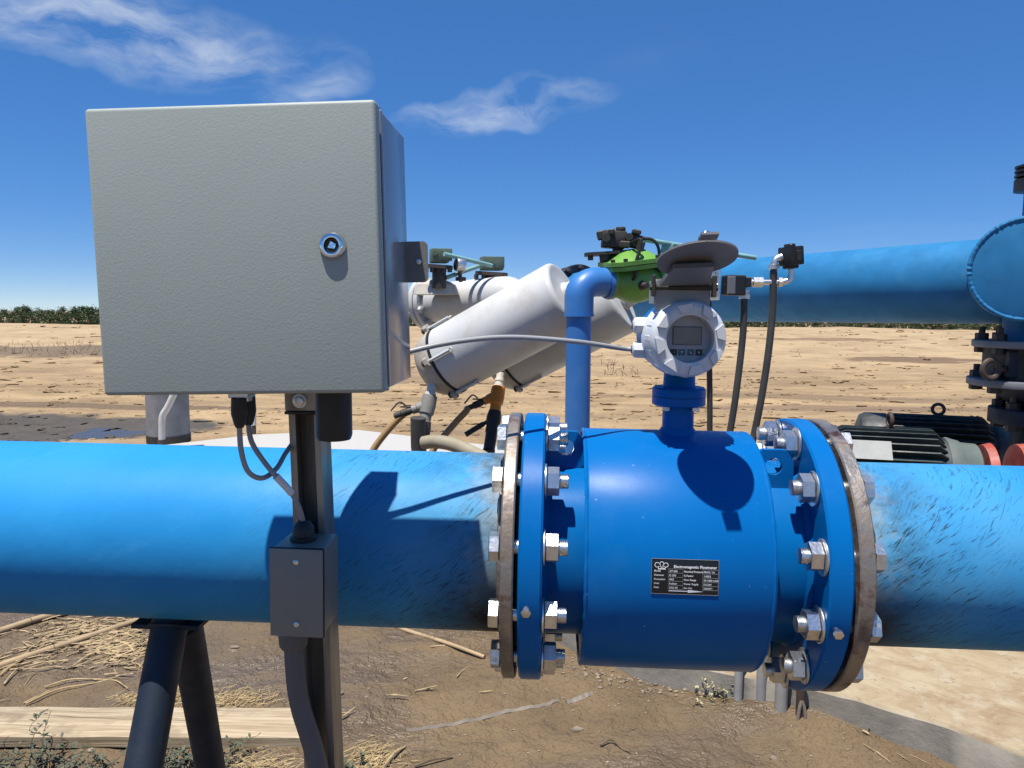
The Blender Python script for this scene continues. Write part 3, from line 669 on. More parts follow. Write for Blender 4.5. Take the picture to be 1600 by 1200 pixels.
# sun hood: collar on the head, hinge and opened lid
cz0 = HC.z+.040; hz1 = zt(436, HY+.02)
col_ = pm(); W2 = .038; hcx = HC.x-.010; CY = HY+.016
poly = [(-W2, cz0), (W2, cz0), (W2, hz1-.004), (W2-.004, hz1), (-W2+.004, hz1), (-W2, hz1-.004)]
col_.prism([(p[0], p[1]) for p in poly], (hcx, CY, 0), (1, 0, 0), (0, 0, 1), -.005)
for sx in (-1, 1): col_.box((hcx+sx*(W2-.001), CY+.034, (cz0+hz1)/2+.004), (.004, .062, hz1-cz0-.010), None, .001, 1)
col_.box((hcx, CY+.050, hz1-.006), (2*W2-.004, .012, .006), None, .001, 1)
colo = col_.build('hood_collar', 'collar', fm, label='grey sun hood bracket on top of the display head')
hin = pm(); hin.cyl((hcx-W2-.006, CY-.004, hz1-.012), (hcx+W2+.006, CY-.004, hz1-.012), .0035, n=12)
for sx in (-1, 1):
    hin.box((hcx+sx*(W2+.004), CY-.003, hz1-.010), (.005, .014, .030), None, .001, 1); hin.hex((hcx+sx*(W2+.005), CY-.004, hz1-.012), (hcx+sx*(W2+.009), CY-.004, hz1-.012), .009)
hin.box((hcx+.008, CY-.006, hz1-.004), (2*W2-.016, .008, .012), None, .001, 1); hin.build('hinge', 'dark', colo)
LC = PM.inverted() @ at(1089, 406, HY-.082); LX = V((1, .02, .05)).normalized(); LN = V((-.07, .30, 1)); LN = (LN-LX*LN.dot(LX)).normalized(); LY = LN.cross(LX)
lid = pm(); vs = []; fs = []; NS, NR = 48, 6
for sgn, off in ((0, 0.0), (1, .0025)):
    for i in range(NR+1):
        rr = i/NR
        for k in range(NS):
            g = 2*math.pi*k/NS; dome = .010*(1-rr**2.2); vs.append(LC+LX*(.0500*rr*math.cos(g))+LY*(.0600*rr*math.sin(g))+LN*(dome+off))
for sg in (0, 1):
    o_ = sg*(NR+1)*NS
    for i in range(NR):
        for k in range(NS): k2 = (k+1) % NS; fs.append((o_+i*NS+k, o_+i*NS+k2, o_+(i+1)*NS+k2, o_+(i+1)*NS+k))
for k in range(NS):
    k2 = (k+1) % NS; a = NR*NS+k; b = NR*NS+k2; o_ = (NR+1)*NS; fs.append((a, b, b+o_, a+o_))
lid.add(vs, fs)
lid.prism([(-.011, -.062), (.011, -.062), (.010, -.080), (-.010, -.080)], LC+LN*.001, LX, LY, .003)
lid.prism([(-W2+.012, .02), (W2-.012, .02), (W2-.004, .090), (-W2+.004, .090)], LC-LN*.003, LX, LY, .006)
hl = lid.build('hood_lid', 'hood', fm, 30, label='open round grey sun hood lid above the display')
kn = pm(); kc = LC+LY*-.055+LN*.008; kn.cyl(kc, kc+LN*.006, .006, n=20, bev=.002); kn.build('latch_knob', 'chrome', hl)

# ------------------------------------------------------------------ pipe support legs under the left pipe
sup = thing('pipe_support', 'dark blue tubular A-frame leg stand under the long pipe', 'pipe stand', gnd(275, 1290))
tops = [at(268, 962, YP-.02), at(287, 962, YP+.03)]; mids = [at(224, 1200, YP-.125), at(329, 1200, YP+.22)]
for i, (a, b) in enumerate(zip(tops, mids)):
    k = (a.z+.10)/(a.z-b.z); foot = a+(b-a)*k; r0 = .0275
    MB().cyl(a, foot, r0, n=32).build('leg', 'navy', sup)
    MB().torus(a+(foot-a).normalized()*.016, foot-a, r0+.001, .0035, 28, 6).build('leg_weld', 'navy', sup)
sd_ = MB(); c = at(277, 966, YP); sd_.box(c+V((0, 0, .002)), (.11, .08, .008), None, .001, 1); sd_.build('saddle_plate', 'navy', sup)

# ------------------------------------------------------------------ strut post, control box, junction box
XS = -.3165; SY0, SY1 = .9165, .957; SW = .0206
sp = thing('strut_post', 'weathered steel channel post carrying the grey control box', 'post', (XS, .935, 0))
lean = -.010
SMAT = Matrix.Translation((XS, 0, 0)) @ Matrix(((1, 0, -.020, .026), (0, 1, 0, 0), (0, 0, 1, 0), (0, 0, 0, 1)))
prof = [(-SW, SY1), (-SW, SY0), (-SW+.0085, SY0), (-SW+.0085, SY0+.007), (-SW+.006, SY0+.007), (-SW+.006, SY0+.0026), (-SW+.0026, SY0+.0026), (-SW+.0026, SY1-.0026),
        (SW-.0026, SY1-.0026), (SW-.0026, SY0+.0026), (SW-.006, SY0+.0026), (SW-.006, SY0+.007), (SW-.0085, SY0+.007), (SW-.0085, SY0), (SW, SY0), (SW, SY1)]
MB(SMAT).prism([(p[0], p[1]) for p in prof], (0, 0, -.15), (1, 0, 0), (0, 1, 0), 1.785).build('channel', 'strut', sp)
bz = at(470, 626, .914).z
b_ = MB(SMAT); b_.box((0, SY0-.003, bz), (.046, .005, .026), None, .001, 1); br = b_.build('bracket', 'strut', sp)
MB(SMAT).box((0, SY0-.002, bz-.0155), (.048, .008, .004), None, .001, 1).build('bracket_lip', 'black', br)
s_ = MB(SMAT); s_.cyl((-.003, SY0-.005, bz), (-.003, SY0-.0075, bz), .009, n=20); s_.hex((-.003, SY0-.0075, bz), (-.003, SY0-.0135, bz), .0125); s_.build('bolt', 'zinc', br)

BX0, BX1, BZ0, BZ1, BY0, BY1 = -.474, -.1755, 1.313, 1.6055, .745, .898
bcx, bcz = (BX0+BX1)/2, (BZ0+BZ1)/2
BM = Matrix.Translation((bcx, 0, bcz)) @ Matrix.Rotation(R(-1.2), 4, 'Y')
def bm_(): return MB(BM)
bw, bh = (BX1-BX0), (BZ1-BZ0)
cb = thing('control_box', 'light grey textured steel control box with round chrome lock', 'control box', (bcx, .86, BZ0))
bm_().box((0, BY0+.0095, 0), (bw, .019, bh), None, .0042, 4).build('door', 'box', cb, 40)
bm_().box((0, BY0+.021, 0), (bw-.010, .006, bh-.010), None, 0).build('door_gasket', 'black', cb)
bm_().box((0, (BY0+.0235+BY1)/2, 0), (bw-.004, BY1-BY0-.0235, bh-.004), None, .002, 3).build('body', 'boxside', cb)
bm_().ring((bw/2-.004, BY0+.030, 0), XA, [(0, .001), (0.0001, .001)], 4) if False else None
rim = bm_()
for sz in (-1, 1): rim.box((0, BY0+.0275, sz*(bh/2-.0012)), (bw-.003, .006, .003), None, .001, 1)
for sx in (-1, 1): rim.box((sx*(bw/2-.0012), BY0+.0275, 0), (.003, .006, bh-.008), None, .001, 1)
rim.build('rain_rim', 'boxside', cb)
LKp = BM.inverted() @ at(520, 384, BY0)
lk = bm_(); lc = V((LKp.x, BY0, LKp.z))
lk.ring(lc, (0, -1, 0), [(-.002, .0138), (.0012, .0138), (.0030, .0130), (.0052, .0118), (.0058, .0105), (.0054, .0078), (-.001, .0075)], 48)
lko = lk.build('lock_ring', 'chrome', cb)
q = bm_(); q.lathe(lc, (0, -1, 0), [(-.001, .0076), (.0030, .0074), (.0036, .0068), (.0026, .0040), (.0012, .0034)], 32); q.build('lock_core', 'dark', lko)
q = bm_(); q.prism([(-.0042, -.0022), (.0030, -.0034), (.0044, .0012), (-.0010, .0044)], lc+V((0, -.0015, 0)), (1, 0, 0), (0, 0, 1), .0028); q.build('key_insert', 'chrome', lko)
tz = (BM.inverted() @ at(650, 409, .884)).z
tb = bm_(); tw = .0245; th = .0485; rc = .006; pts = [(-.004, -th/2), (tw-rc, -th/2)]
for k in range(5): g = R(-90+22.5*k); pts.append((tw-rc+rc*math.cos(g), -th/2+rc+rc*math.sin(g)))
for k in range(5): g = R(22.5*k); pts.append((tw-rc+rc*math.cos(g), th/2-rc+rc*math.sin(g)))
pts.append((-.004, th/2)); tb.prism(pts, (bw/2, .8865, tz), (1, 0, 0), (0, 0, 1), -.0022)
tbo = tb.build('mounting_tab', 'jbox', cb, label='dark grey mounting tab on the right side')
q = bm_(); q.cyl((bw/2+.0135, .8860, tz), (bw/2+.0135, .8835, tz), .0035, n=14, bev=.0008); q.build('tab_rivet', 'zinc', tbo)
for sz in (-1, 1):
    q = bm_(); q.box((0, (BY1+SY0)/2, sz*.075), (.044, SY0-BY1+.001, .030), None, .001, 1); q.build('mounting_rail', 'strut', cb)
# fittings under the box
zb = BZ0-.003
def under(px, py, Y): return at(px, py, Y)
gp = under(378, 622, .83); q = MB(); q.box((gp.x, .83, zb-.004), (.023, .024, .012), None, .001, 1); q.hex((gp.x, .83, zb-.009), (gp.x, .83, zb-.015), .020); q.build('gland_block', 'zinc', cb)
for px, Y in ((374, .820), (388, .842)):
    c = under(px, 650, Y); q = MB(); q.lathe((c.x, Y, zb-.010), (0, 0, -1), [(0, .0085), (.018, .0092), (.022, .0082), (.030, .0062), (.034, .0045)], 18); q.build('cable_plug', 'black', cb)
c = under(522, 655, .855); q = MB(); q.lathe((c.x, .855, zb+.004), (0, 0, -1), [(0, .0205), (.004, .0212), (.060, .0212), (.0625, .0205), (.066, .0190), (.067, .012)], 36); q.build('vent_canister', 'black', cb, label='black round canister hanging under the box')

jb = thing('junction_box', 'small plain grey junction box screwed to the steel post', 'junction box', at(465, 995, .88))
JY0, JY1 = .846, .9155; a = at(420, 857, JY0); b = at(506, 996, JY0); jx0, jx1, jz1, jz0 = a.x, b.x, a.z, b.z; jc = V(((jx0+jx1)/2, 0, (jz0+jz1)/2)); jw, jh = jx1-jx0, jz1-jz0
JM = Matrix.Translation(jc) @ Matrix.Rotation(R(.9), 4, 'Y')
MB(JM).box((0, (JY0+.004+JY1)/2, 0), (jw-.002, JY1-JY0-.004, jh-.002), None, .0035, 3).build('box_body', 'jbox', jb)
MB(JM).box((0, JY0+.0030, 0), (jw+.0016, .0035, jh+.0016), None, .0006, 1).build('gasket', 'black', jb)  # gasket wider than the cover, its black rim stands in for the shadow outline
cv_ = MB(JM).box((0, JY0+.0002, 0), (jw, .0024, jh), None, .0009, 2).build('cover_plate', 'jbox', jb)
for sz in (-1, 1):
    q = MB(JM); q.lathe((0, JY0-.001, sz*jh*.355), (0, -1, 0), [(0, .0036), (.0008, .0034), (.0018, .0022)], 18); q.box((0, JY0-.0030, sz*jh*.355), (.0046, .0009, .0009), Matrix.Rotation(R(35), 3, 'Y')); q.build('screw', 'zinc', cv_)
cg = at(474, 828, .885); q = MB(); q.lathe((cg.x, .885, jz1-.002), (0, 0, 1), [(0, .0165), (.006, .0165), (.008, .0135), (.018, .0130), (.023, .0095), (.026, .006)], 20); q.build('cord_grip', 'black', jb)
cf = at(459, 1010, .882); q = MB(); q.lathe((cf.x, .882, jz0+.003), (0, 0, -1), [(0, .0175), (.003, .0185), (.020, .0185), (.030, .0175), (.034, .015)], 24); q.build('conduit_fitting', 'conduit', jb)
pts = [V((cf.x, .882, jz0-.012)), at(463, 1062, .884), at(470, 1105, .888), at(484, 1150, .892), at(497, 1200, .896)]
d = (pts[-1]-pts[-2]); pts += [pts[-1]+d*1.5+V((0, 0, -.03)), V((pts[-1].x+.03, .92, .25)), V((pts[-1].x+.035, .95, -.05))]
tag(MB().tube(pts, .0128, 14).build('flexible_conduit', 'conduit'), 'dark grey flexible conduit running down the post from the junction box', 'conduit')
# cables
p1 = [(under(374, 668, .82).x, .82, zb-.042), under(377, 705, .82), under(388, 737, .825), under(410, 747, .84), under(432, 732, .87), under(447, 707, .90), under(462, 690, .945), under(478, 700, .968)]
tag(MB().tube(p1, .0031, 10).build('signal_cable', 'cable'), 'grey cable looping under the control box and behind the post', 'cable')
p2 = [(under(388, 668, .842).x, .842, zb-.042), under(393, 690, .842), under(410, 718, .845), under(432, 745, .85), under(455, 770, .86), under(468, 795, .875), (cg.x, .885, jz1+.022)]
c2o = thing('signal_cable', 'grey cable with clear marker sleeve entering the junction box top', 'cable', p2[-1])
MB().tube(p2, .0031, 10).build('cable_jacket', 'cable', c2o); MB().tube([under(431, 744, .8498), under(444, 757.5, .855), under(456, 771, .8605)], .0046, 10).build('marker_sleeve', 'housing', c2o)
p3 = [at(497, 592, .960), at(575, 569, .967), at(645, 548, .980), at(720, 533, .998), at(800, 527, 1.022), at(900, 534, 1.058), GLAND+V((-.02, 0, .002)), GLAND+V((.004, 0, 0))]
tag(MB().tube(p3, .0036, 12, k=12).build('meter_cable', 'cable'), 'thin grey cable arching from the control box to the meter head', 'cable')

# ------------------------------------------------------------------ standpipe and green relief valve behind the meter
Y2 = 1.76
_a = at(903, 600, 1.76); SITE = Matrix.Translation(EYE+(_a-EYE)*1.62) @ Matrix.Scale(1.62, 4) @ Matrix.Translation(-_a)
SLO = (SITE.inverted() @ V((0, 0, SLABZ))).z
st = thing('standpipe', 'upright blue plastic pipe with elbow feeding the green valve', 'pipe', V((at(1010, 870, Y2).x, Y2, SLO)))
a = at(903, 600, Y2); sx = a.x; sr = .0297; ez = at(903, 492, Y2).z
lz = at(903, 870, Y2).z; dx_ = at(1010, 870, Y2).x-sx
MB().cyl((sx, Y2, lz), (sx, Y2, ez+.002), sr, n=40).build('riser', 'pvc_blue', st)
MB().tube([V((sx, Y2, lz+.02)), V((sx, Y2, lz-.012)), V((sx+.03, Y2, lz-.035)), V((sx+dx_-.04, Y2, lz-.035)), V((sx+dx_, Y2, lz-.06)), V((sx+dx_, Y2, SLO-.01))], sr, 28).build('lower_run', 'pvc_blue', st)
ed = V((.86, .50, 0)).normalized(); er = .0345; bc = .048; zt_ = at(903, 456, Y2).z
pts = [V((sx, Y2, ez-.002)), V((sx, Y2, zt_-.012))]
for k in range(1, 9):
    g = R(90*k/8); pts.append(V((sx, Y2, zt_-.012))+ed*(bc*(1-math.cos(g)))+V((0, 0, bc*math.sin(g)*.75)))
end = pts[-1]+ed*.030; pts.append(end)
MB().tube(pts, er, 36, smooth=False).build('elbow', 'pvc_blue', st)
MB().ring(V((sx, Y2, ez-.004)), (0, 0, 1), [(0, .030), (0, er+.0018), (.006, er+.0018), (.006, .030)], 40).build('elbow_collar', 'pvc_blue', st)
gvv = thing('relief_valve', 'bright green cast relief valve with greasy brown pilot on top', 'valve', end+ed*.07-V((0, 0, .05)))
ax = V((.93, .37, 0)).normalized(); v0_ = end+ed*.002
MB().lathe(v0_, ax, [(0, .030), (.001, .040), (.012, .041), (.016, .036), (.030, .038), (.050, .047), (.075, .050), (.100, .045), (.118, .036), (.124, .036), (.126, .041), (.138, .041), (.140, .03)], 40).build('valve_body', 'green', gvv)
MB().ring(v0_-ax*.001, ax, [(-.004, .033), (-.004, .039), (.004, .0415), (.004, .033)], 40).build('body_rim', 'pvc_blue', gvv)
vc = v0_+ax*.068; up = V((-.10, -.12, 1)).normalized(); bx = ax-up*ax.dot(up); bx.normalize(); by = up.cross(bx)
def octo(w, h, c): return [(-w+c, -h), (w-c, -h), (w, -h+c), (w, h-c), (w-c, h), (-w+c, h), (-w, h-c), (-w, -h+c)]
MB().prism(octo(.070, .058, .022), vc+up*.034, bx, by, .010).build('lower_bonnet', 'green', gvv)
bo = MB(); bo.prism(octo(.072, .060, .022), vc+up*.046, bx, by, .010)
tp = octo(.062, .050, .02); bt = octo(.026, .020, .008); o_ = vc+up*.056
bo.add([o_+bx*p[0]+by*p[1] for p in tp]+[o_+bx*p[0]+by*p[1]+up*.024 for p in bt], [(i, (i+1) % 8, 8+(i+1) % 8, 8+i) for i in range(8)]+[tuple(range(8, 16))])
bonn = bo.build('bonnet', 'green', gvv)
for p in octo(.064, .052, .022): q = MB(); c = vc+bx*p[0]+by*p[1]+up*.055; q.hex(c, c+up*.008, .010); q.build('bonnet_bolt', 'dark', bonn)
q = MB(); q.lathe(vc-by*.046-up*.004, -by, [(0, .012), (.010, .010), (.012, .007), (.024, .006)], 12); q.build('drain_plug', 'iron', gvv)
# pilot: block, cap, spring plate and bolts
pb_ = MB(); pcn = at(968, 376, vc.y)
pb_.box(pcn+V((-.014, 0, .002)), (.058, .050, .040), Matrix.Rotation(R(4), 3, 'Y'), .004, 2); pb_.box(pcn+V((.030, -.004, -.002)), (.050, .036, .030), Matrix.Rotation(R(8), 3, 'Y'), .004, 2)
pb_.cyl(pcn+V((.002, -.004, .020)), pcn+V((.002, -.004, .032)), .012, n=14, bev=.003); pb_.cyl(pcn+V((-.034, -.022, .004)), pcn+V((-.034, -.036, .004)), .010, n=12); pb_.cyl(pcn+V((.020, -.022, .006)), pcn+V((.020, -.034, .006)), .009, n=12)
pb_.cyl(pcn+V((-.004, 0, -.062)), pcn+V((-.004, 0, -.016)), .013, n=14); pb_.cyl(pcn+V((-.030, 0, -.055)), pcn+V((-.034, 0, -.030)), .016, n=10)
for (dx, dy, dz, w, h) in ((-.045, -.01, .012, .020, .022), (.048, -.02, -.016, .018, .026), (.010, -.028, -.012, .026, .016), (-.022, -.028, .018, .016, .014), (.038, -.018, .018, .022, .012)): pb_.box(pcn+V((dx, dy, dz)), (w, .02, h), Matrix.Rotation(R(dx*300), 3, 'Y'), .003, 1)
pbo = pb_.build('pilot', 'dark', gvv, label='greasy brown pilot valve block')
q = MB(); q.prism(octo(.062, .030, .010), pcn+V((-.022, .0, -.034)), V((1, 0, .06)).normalized(), (0, 1, 0), .007); q.build('pilot_plate', 'dark', pbo)
for dx in (-.070, -.035, .012): q = MB(); c = pcn+V((dx, -.014, -.048)); q.hex(c, c+V((0, 0, .016)), .013); q.build('plate_bolt', 'iron', pbo)
tb_ = MB().tube([at(985, 380, vc.y-.03), at(1000, 374, vc.y-.05), at(1000, 388, vc.y-.055), at(994, 410, vc.y-.06), at(992, 432, vc.y-.055), at(988, 438, vc.y-.045)], .0042, 8); tb_.build('pilot_tube', 'black', gvv)
MB().tube([at(996, 372, vc.y-.01), at(1018, 374, vc.y-.01), at(1028, 385, vc.y-.01), at(1030, 405, vc.y), at(1026, 420, vc.y)], .0038, 8).build('pilot_tube', 'black', gvv)
ve = v0_+ax*.138
out = thing('outlet_pipe', 'short blue pipe leaving the green valve towards the header', 'pipe', ve)
MB().tube([ve, ve+ax*.05, ve+ax*.12+V((.02, .06, 0)), ve+ax*.14+V((.03, .3, .0)), ve+ax*.14+V((.03, .75, 0))], .030, 28).build('outlet_barrel', 'old_blue', out)
MB().ring(ve+ax*.012, ax, [(0, .029), (0, .0345), (.018, .0345), (.018, .029)], 28).build('outlet_collar', 'old_blue', out)
rod = thing('lever_rod', 'long pale teal rod running from the pilot past the sun hood', 'rod', at(1080, 384, vc.y+.05))
ra, rb_ = at(986, 371, vc.y+.03), at(1180, 403, vc.y+.16)
MB().cyl(ra, rb_, .0062, n=14).build('rod_bar', 'teal', rod); q = MB(); c = ra+(rb_-ra)*.28; q.box(c-V((0, 0, .012)), (.030, .006, .028), Matrix.Rotation(R(10), 3, 'Y'), .002, 1); q.build('rod_clevis', 'teal', rod)

SITE = None
# ------------------------------------------------------------------ white filter tanks
def filter_tank(label, A, B, r, rods):
    d = (B-A); L = d.length; d.normalize(); t = thing('filter_tank', label, 'filter', V(((A.x+B.x)/2, (A.y+B.y)/2, SLABZ)), 'sloping white filter tanks')
    x, y, z = frame(d); dn = (V((0, 0, -1))-d*V((0, 0, -1)).dot(d)).normalized(); sd2 = dn.cross(d)
    MB().lathe(A, d, [(0, r-.004), (.004, r), (L-.022, r), (L-.010, r-.003), (L-.002, r-.011), (L, r-.02), (L-.004, r*.80), (L+.002, .05)], 72).build('tank_shell', 'white', t)
    sh = MB().lathe(A+d*L, d, [(0, .058), (.012, .056), (.018, .050), (.055, .048), (.056, .040)], 32).build('end_nozzle', 'white', t)
    MB().ring(A-d*.010, d, [(0, r-.004), (0, r+.003), (.010, r+.003), (.010, r-.004)], 72).build('gasket', 'black', t)
    MB().lathe(A-d*.010, -d, [(0, r+.006), (.012, r+.006), (.016, r*.99), (.060, r*.96), (.095, r*.82), (.120, r*.55), (.132, r*.2), (.133, .01)], 64).build('lid', 'lid', t)
    for k in range(rods):
        g = 2*math.pi*(k/rods)+R(20); e = dn*math.cos(g)+sd2*math.sin(g); p = A+e*(r+.010)
        lg = MB().prism([(-.018, -.014), (.018, -.014), (.022, .010), (.012, .022), (-.012, .022), (-.022, .010)], p-d*.030, e.cross(d).normalized(), e, .018).build('lid_lug', 'lid', t)
        q = MB(); q.cyl(p-d*.035, p+d*.105, .0075, n=10); q.torus(p+d*.108, e, .009, .004, 12, 6); q.build('swing_bolt', 'white', lg); q = MB(); q.hex(p-d*.034, p-d*.048, .026); q.build('wing_nut', 'iron', lg)
    c = A+d*(L*.93); px_ = at(904, 560, c.y).x; q = MB(); q.cyl((px_, c.y, SLABZ-.01), (px_, c.y, c.z-r*.75), .026, n=16); q.box((px_, c.y, SLABZ+.005), (.10, .10, .012), None, .002, 1); q.build('stand_leg', 'white', t)
    return t, d, dn
A1, B1 = at(703, 561, 3.40), at(887, 461, 3.20)
ft1, td, tdn = filter_tank('nearer sloping white filter tank crossed by the thin grey cable', A1, B1, .160, 5)
off = at(803, 557, 3.85)-at(703, 561, 3.40)
ft2, _, _ = filter_tank('farther sloping white filter tank half hidden behind the upright blue pipe', A1+off, B1+off+td*.0, .165, 5)
# inlet manifold: horizontal white pipe with a flange
im = thing('inlet_manifold', 'white flanged inlet pipe behind the sloping tanks, beside the box tab', 'pipe', at(720, 470, 3.9))
a, b = at(672, 474, 4.05), at(782, 464, 3.85); r_ = .105
MB().tube([a, a+(b-a)*.5, b, b+(b-a).normalized()*.06+V((0, 0, -.012)), b+(b-a).normalized()*.11+V((0, .02, -.06)), b+(b-a).normalized()*.13+V((0, .05, -.13))], r_, 40).build('manifold_barrel', 'white', im)
d = (b-a).normalized(); fl = MB().ring(a-d*.016, d, [(0, .03), (0, .134), (.003, .138), (.025, .138), (.028, .134), (.028, .03)], 56).build('manifold_flange', 'white', im)
MB().ring(a-d*.050, d, [(0, .002), (0, .134), (.003, .138), (.027, .138), (.030, .134), (.030, .002)], 56).build('blind_flange', 'white', im)
x_, y_, _z = frame(d)
for k in range(8):
    g = 2*math.pi*k/8+.3; c = a+(x_*math.cos(g)+y_*math.sin(g))*.120; q = MB(); q.hex(c+d*.010, c+d*.030, .034); q.build('flange_bolt', 'white', fl)
q = MB(); cc = at(682, 445, 3.8); q.lathe(cc-V((0, 0, .05)), (0, 0, 1), [(0, .12), (.05, .10), (.075, .055), (.08, .01)], 28); q.build('top_dome', 'lid', im)

# small valve heads with teal rods and a gauge above the white pipes
def pilot_head(name, label, c, w):
    t = thing(name, label, 'valve', c-V((0, 0, .10)), 'pilot valve heads above the white filters')
    q = MB(); q.box(c, (w, .08, .07), Matrix.Rotation(R(20), 3, 'Z'), .004, 2); q.box(c+V((.035, 0, .005)), (.05, .07, .06), Matrix.Rotation(R(20), 3, 'Z'), .004, 2); q.cyl(c+V((-.01, -.035, .01)), c+V((-.01, -.055, .01)), .012, n=10); q.build('pilot_block', 'sage', t)
    q = MB(); q.prism(octo(w*.75, .05, .02), c-V((0, 0, .062)), (1, .1, -.06), (0, 1, 0), .018); q.build('diaphragm_plate', 'iron', t)
    for dx in (-.7, -.35, .35, .68): q = MB(); p = c+V((w*dx, -.03, -.082)); q.hex(p, p+V((0, 0, .025)), .022); q.build('plate_bolt', 'iron', t)
    q = MB(); q.cyl(c-V((0, 0, .16)), c-V((0, 0, .05)), .035, n=14); q.build('valve_stem', 'dark', t); return t
pilot_head('pilot_valve', 'sage green valve head just right of the control box tab', at(686, 400, 3.7), .085)
pilot_head('pilot_valve', 'sage green valve head with rusty plate above the white inlet pipe', at(768, 412, 3.9), .11)
for lab, p, qq in (('upper teal rod slanting between the two sage valve heads', at(694, 397, 3.64), at(768, 415, 3.82)), ('lower teal rod slanting up to the right-hand sage valve head', at(697, 434, 3.7), at(750, 415, 3.84))):
    tag(MB().cyl(p, qq, .011, n=12).build('lever_rod', 'teal'), lab, 'rod')
pg = thing('pressure_gauge', 'small round dial gauge standing between the sage valve heads', 'gauge', at(720, 436, 3.72)); c = at(718, 414, 3.70); gd = V((-.85, -.5, .1)).normalized()
MB().cyl(c-gd*.025, c+gd*.02, .034, n=28, bev=.004).build('gauge_case', 'zinc', pg); MB().cyl(c+gd*.018, c+gd*.0215, .028, n=28).build('dial', 'dark', pg); q = MB(); q.cyl(c-V((0, 0, .03)), at(720, 440, 3.72), .010, n=10); q.hex(at(720, 439, 3.72), at(720, 433, 3.72), .05); q.build('gauge_stem', 'iron', pg)

# drain fittings below the tank lids
def drain(label, top, low, mats, hosedir, handle):
    t = thing('drain_valve', label, 'valve', low); d = (low-top); L = d.length; d.normalize(); x, y, z = frame(d)
    MB().lathe(top-d*.03, d, [(0, .020), (.030, .020), (.032, .024), (.044, .024), (.046, .021), (.058, .021), (.060, .026), (.072, .026)], 20).build('nipple', mats[0], t)
    MB().lathe(top+d*.040, d, [(0, .028), (.004, .034), (.05, .036), (.085, .034), (.090, .030), (.094, .027), (.12, .027), (.122, .030), (.135, .030)], 20).build('wye_body', mats[1], t)
    br_ = (hosedir+d*.5).normalized(); s0 = top+d*.085
    MB().lathe(s0, br_, [(0, .026), (.05, .024), (.054, .020), (.075, .020)], 16).build('wye_branch', mats[1], t)
    q = MB(); q.lathe(top+d*.165, d, [(0, .030), (.03, .036), (.06, .036), (.08, .030), (.09, .032), (.11, .032), (.112, .028), (max(.13, L-.165), .028)], 20); q.build('hose_barb', mats[2], t)
    s1 = s0+br_*.075; q = MB(); q.lathe(s1, br_, [(0, .014), (.02, .018), (.05, .017), (.055, .013), (.085, .013)], 14); q.box(s1+br_*.03+V((0, 0, .024)), (.05, .012, .006), None, .001, 1); q.tube([s1+br_*.03+V((0, 0, .03)), s1+br_*.06+V((0, 0, .055)), s1+br_*.10+V((0, 0, .03))], .004, 6); q.build('sample_cock', 'dark', t)
    if handle: q = MB(); h0 = top+d*.20; q.tube([h0, h0+br_*.05+V((0, 0, -.005)), h0+br_*.15+V((0, 0, -.02))], lambda u: .009+.004*(u > .5), 10); q.build('handle', 'black', t)
    return t, s1+br_*.085, d
d1, h1, dd1 = drain('grey drain valve with black hose under the nearer tank lid', at(675, 604, 3.30), at(657, 688, 3.22), ('ivory', 'greyvalve', 'hose'), V((-1, 0, .1)), False)
d2, h2, dd2 = drain('orange drain valve with black lever under the farther tank lid', at(781, 592, 3.60), at(764, 703, 3.46), ('ivory', 'orange', 'black'), V((-1, -.1, .0)), True)
def hose(name, mat, label, pts, r): return tag(MB().tube(pts, r, 14).build(name, mat), label, 'hose')
hose('drain_hose', 'hose', 'black corrugated hose bending at the slab below the grey drain valve', [at(656, 686, 3.22), at(654, 700, 3.21), V((at(654, 705, 3.2).x, 3.2, .9)), V((at(654, 705, 3.2).x, 3.25, SLABZ+.0))], .034)
hose('drain_hose', 'tanhose', 'tan hose running along the top of the white pad', [at(661, 692, 3.18), at(680, 690, 3.16), at(705, 694, 3.12), at(735, 706, 3.06), at(770, 730, 3.0), at(790, 800, 2.95)], .030)
hose('drain_hose', 'black', 'straight black hose dropping from the orange drain valve', [at(764, 702, 3.46), at(762, 730, 3.45), V((at(762, 730, 3.45).x, 3.45, .6)), V((at(762, 730, 3.45).x, 3.45, SLABZ))], .030)
hose('drain_hose', 'amber', 'amber hose slanting down from the orange drain valve', [h2, at(728, 643, 3.5), at(712, 660, 3.5), at(690, 686, 3.48), at(672, 712, 3.46), at(655, 760, 3.4)], .016)
hose('drain_hose', 'amber', 'tan pipe slanting down beside the control box corner', [at(640, 640, 3.3), at(622, 655, 3.3), at(603, 676, 3.3), at(585, 700, 3.3), at(570, 730, 3.3)], .016)

# ------------------------------------------------------------------ far blue header pipes on the right
def big_pipe(name, label, A, B, r, mat='old_blue', n=72):
    t = thing(name, label, 'pipe', (A+B)/2-V((0, 0, r))); MB().cyl(A, B, r, n=n).build('pipe_barrel', mat, t); return t
ha, hb = at(1540, 440, 3.6), at(1130, 455, 4.9); hd_ = (hb-ha).normalized(); RH = .197
hA = ha-hd_*.15; hB = ha+hd_*(3.15)
hp = big_pipe('header_pipe', 'large horizontal light blue header pipe crossing behind the meter', hA, hB, RH)
for k, (tt, w) in enumerate(((2.55, .03), (3.12, .035))):
    c = ha+hd_*tt; f_ = MB().ring(c, hd_, [(0, RH-.002), (0, RH+.062), (.004, RH+.066), (w-.004, RH+.066), (w, RH+.062), (w, RH-.002)], 64).build('header_flange', 'old_blue' if k == 0 else 'navy', hp)
    x_, y_, _ = frame(hd_)
    for j in range(12):
        g = 2*math.pi*j/12; e = (x_*math.cos(g)+y_*math.sin(g))*(RH+.038); q = MB(); q.hex(c+e-hd_*.022, c+e+hd_*.001, .038); q.build('flange_bolt', 'iron', f_)
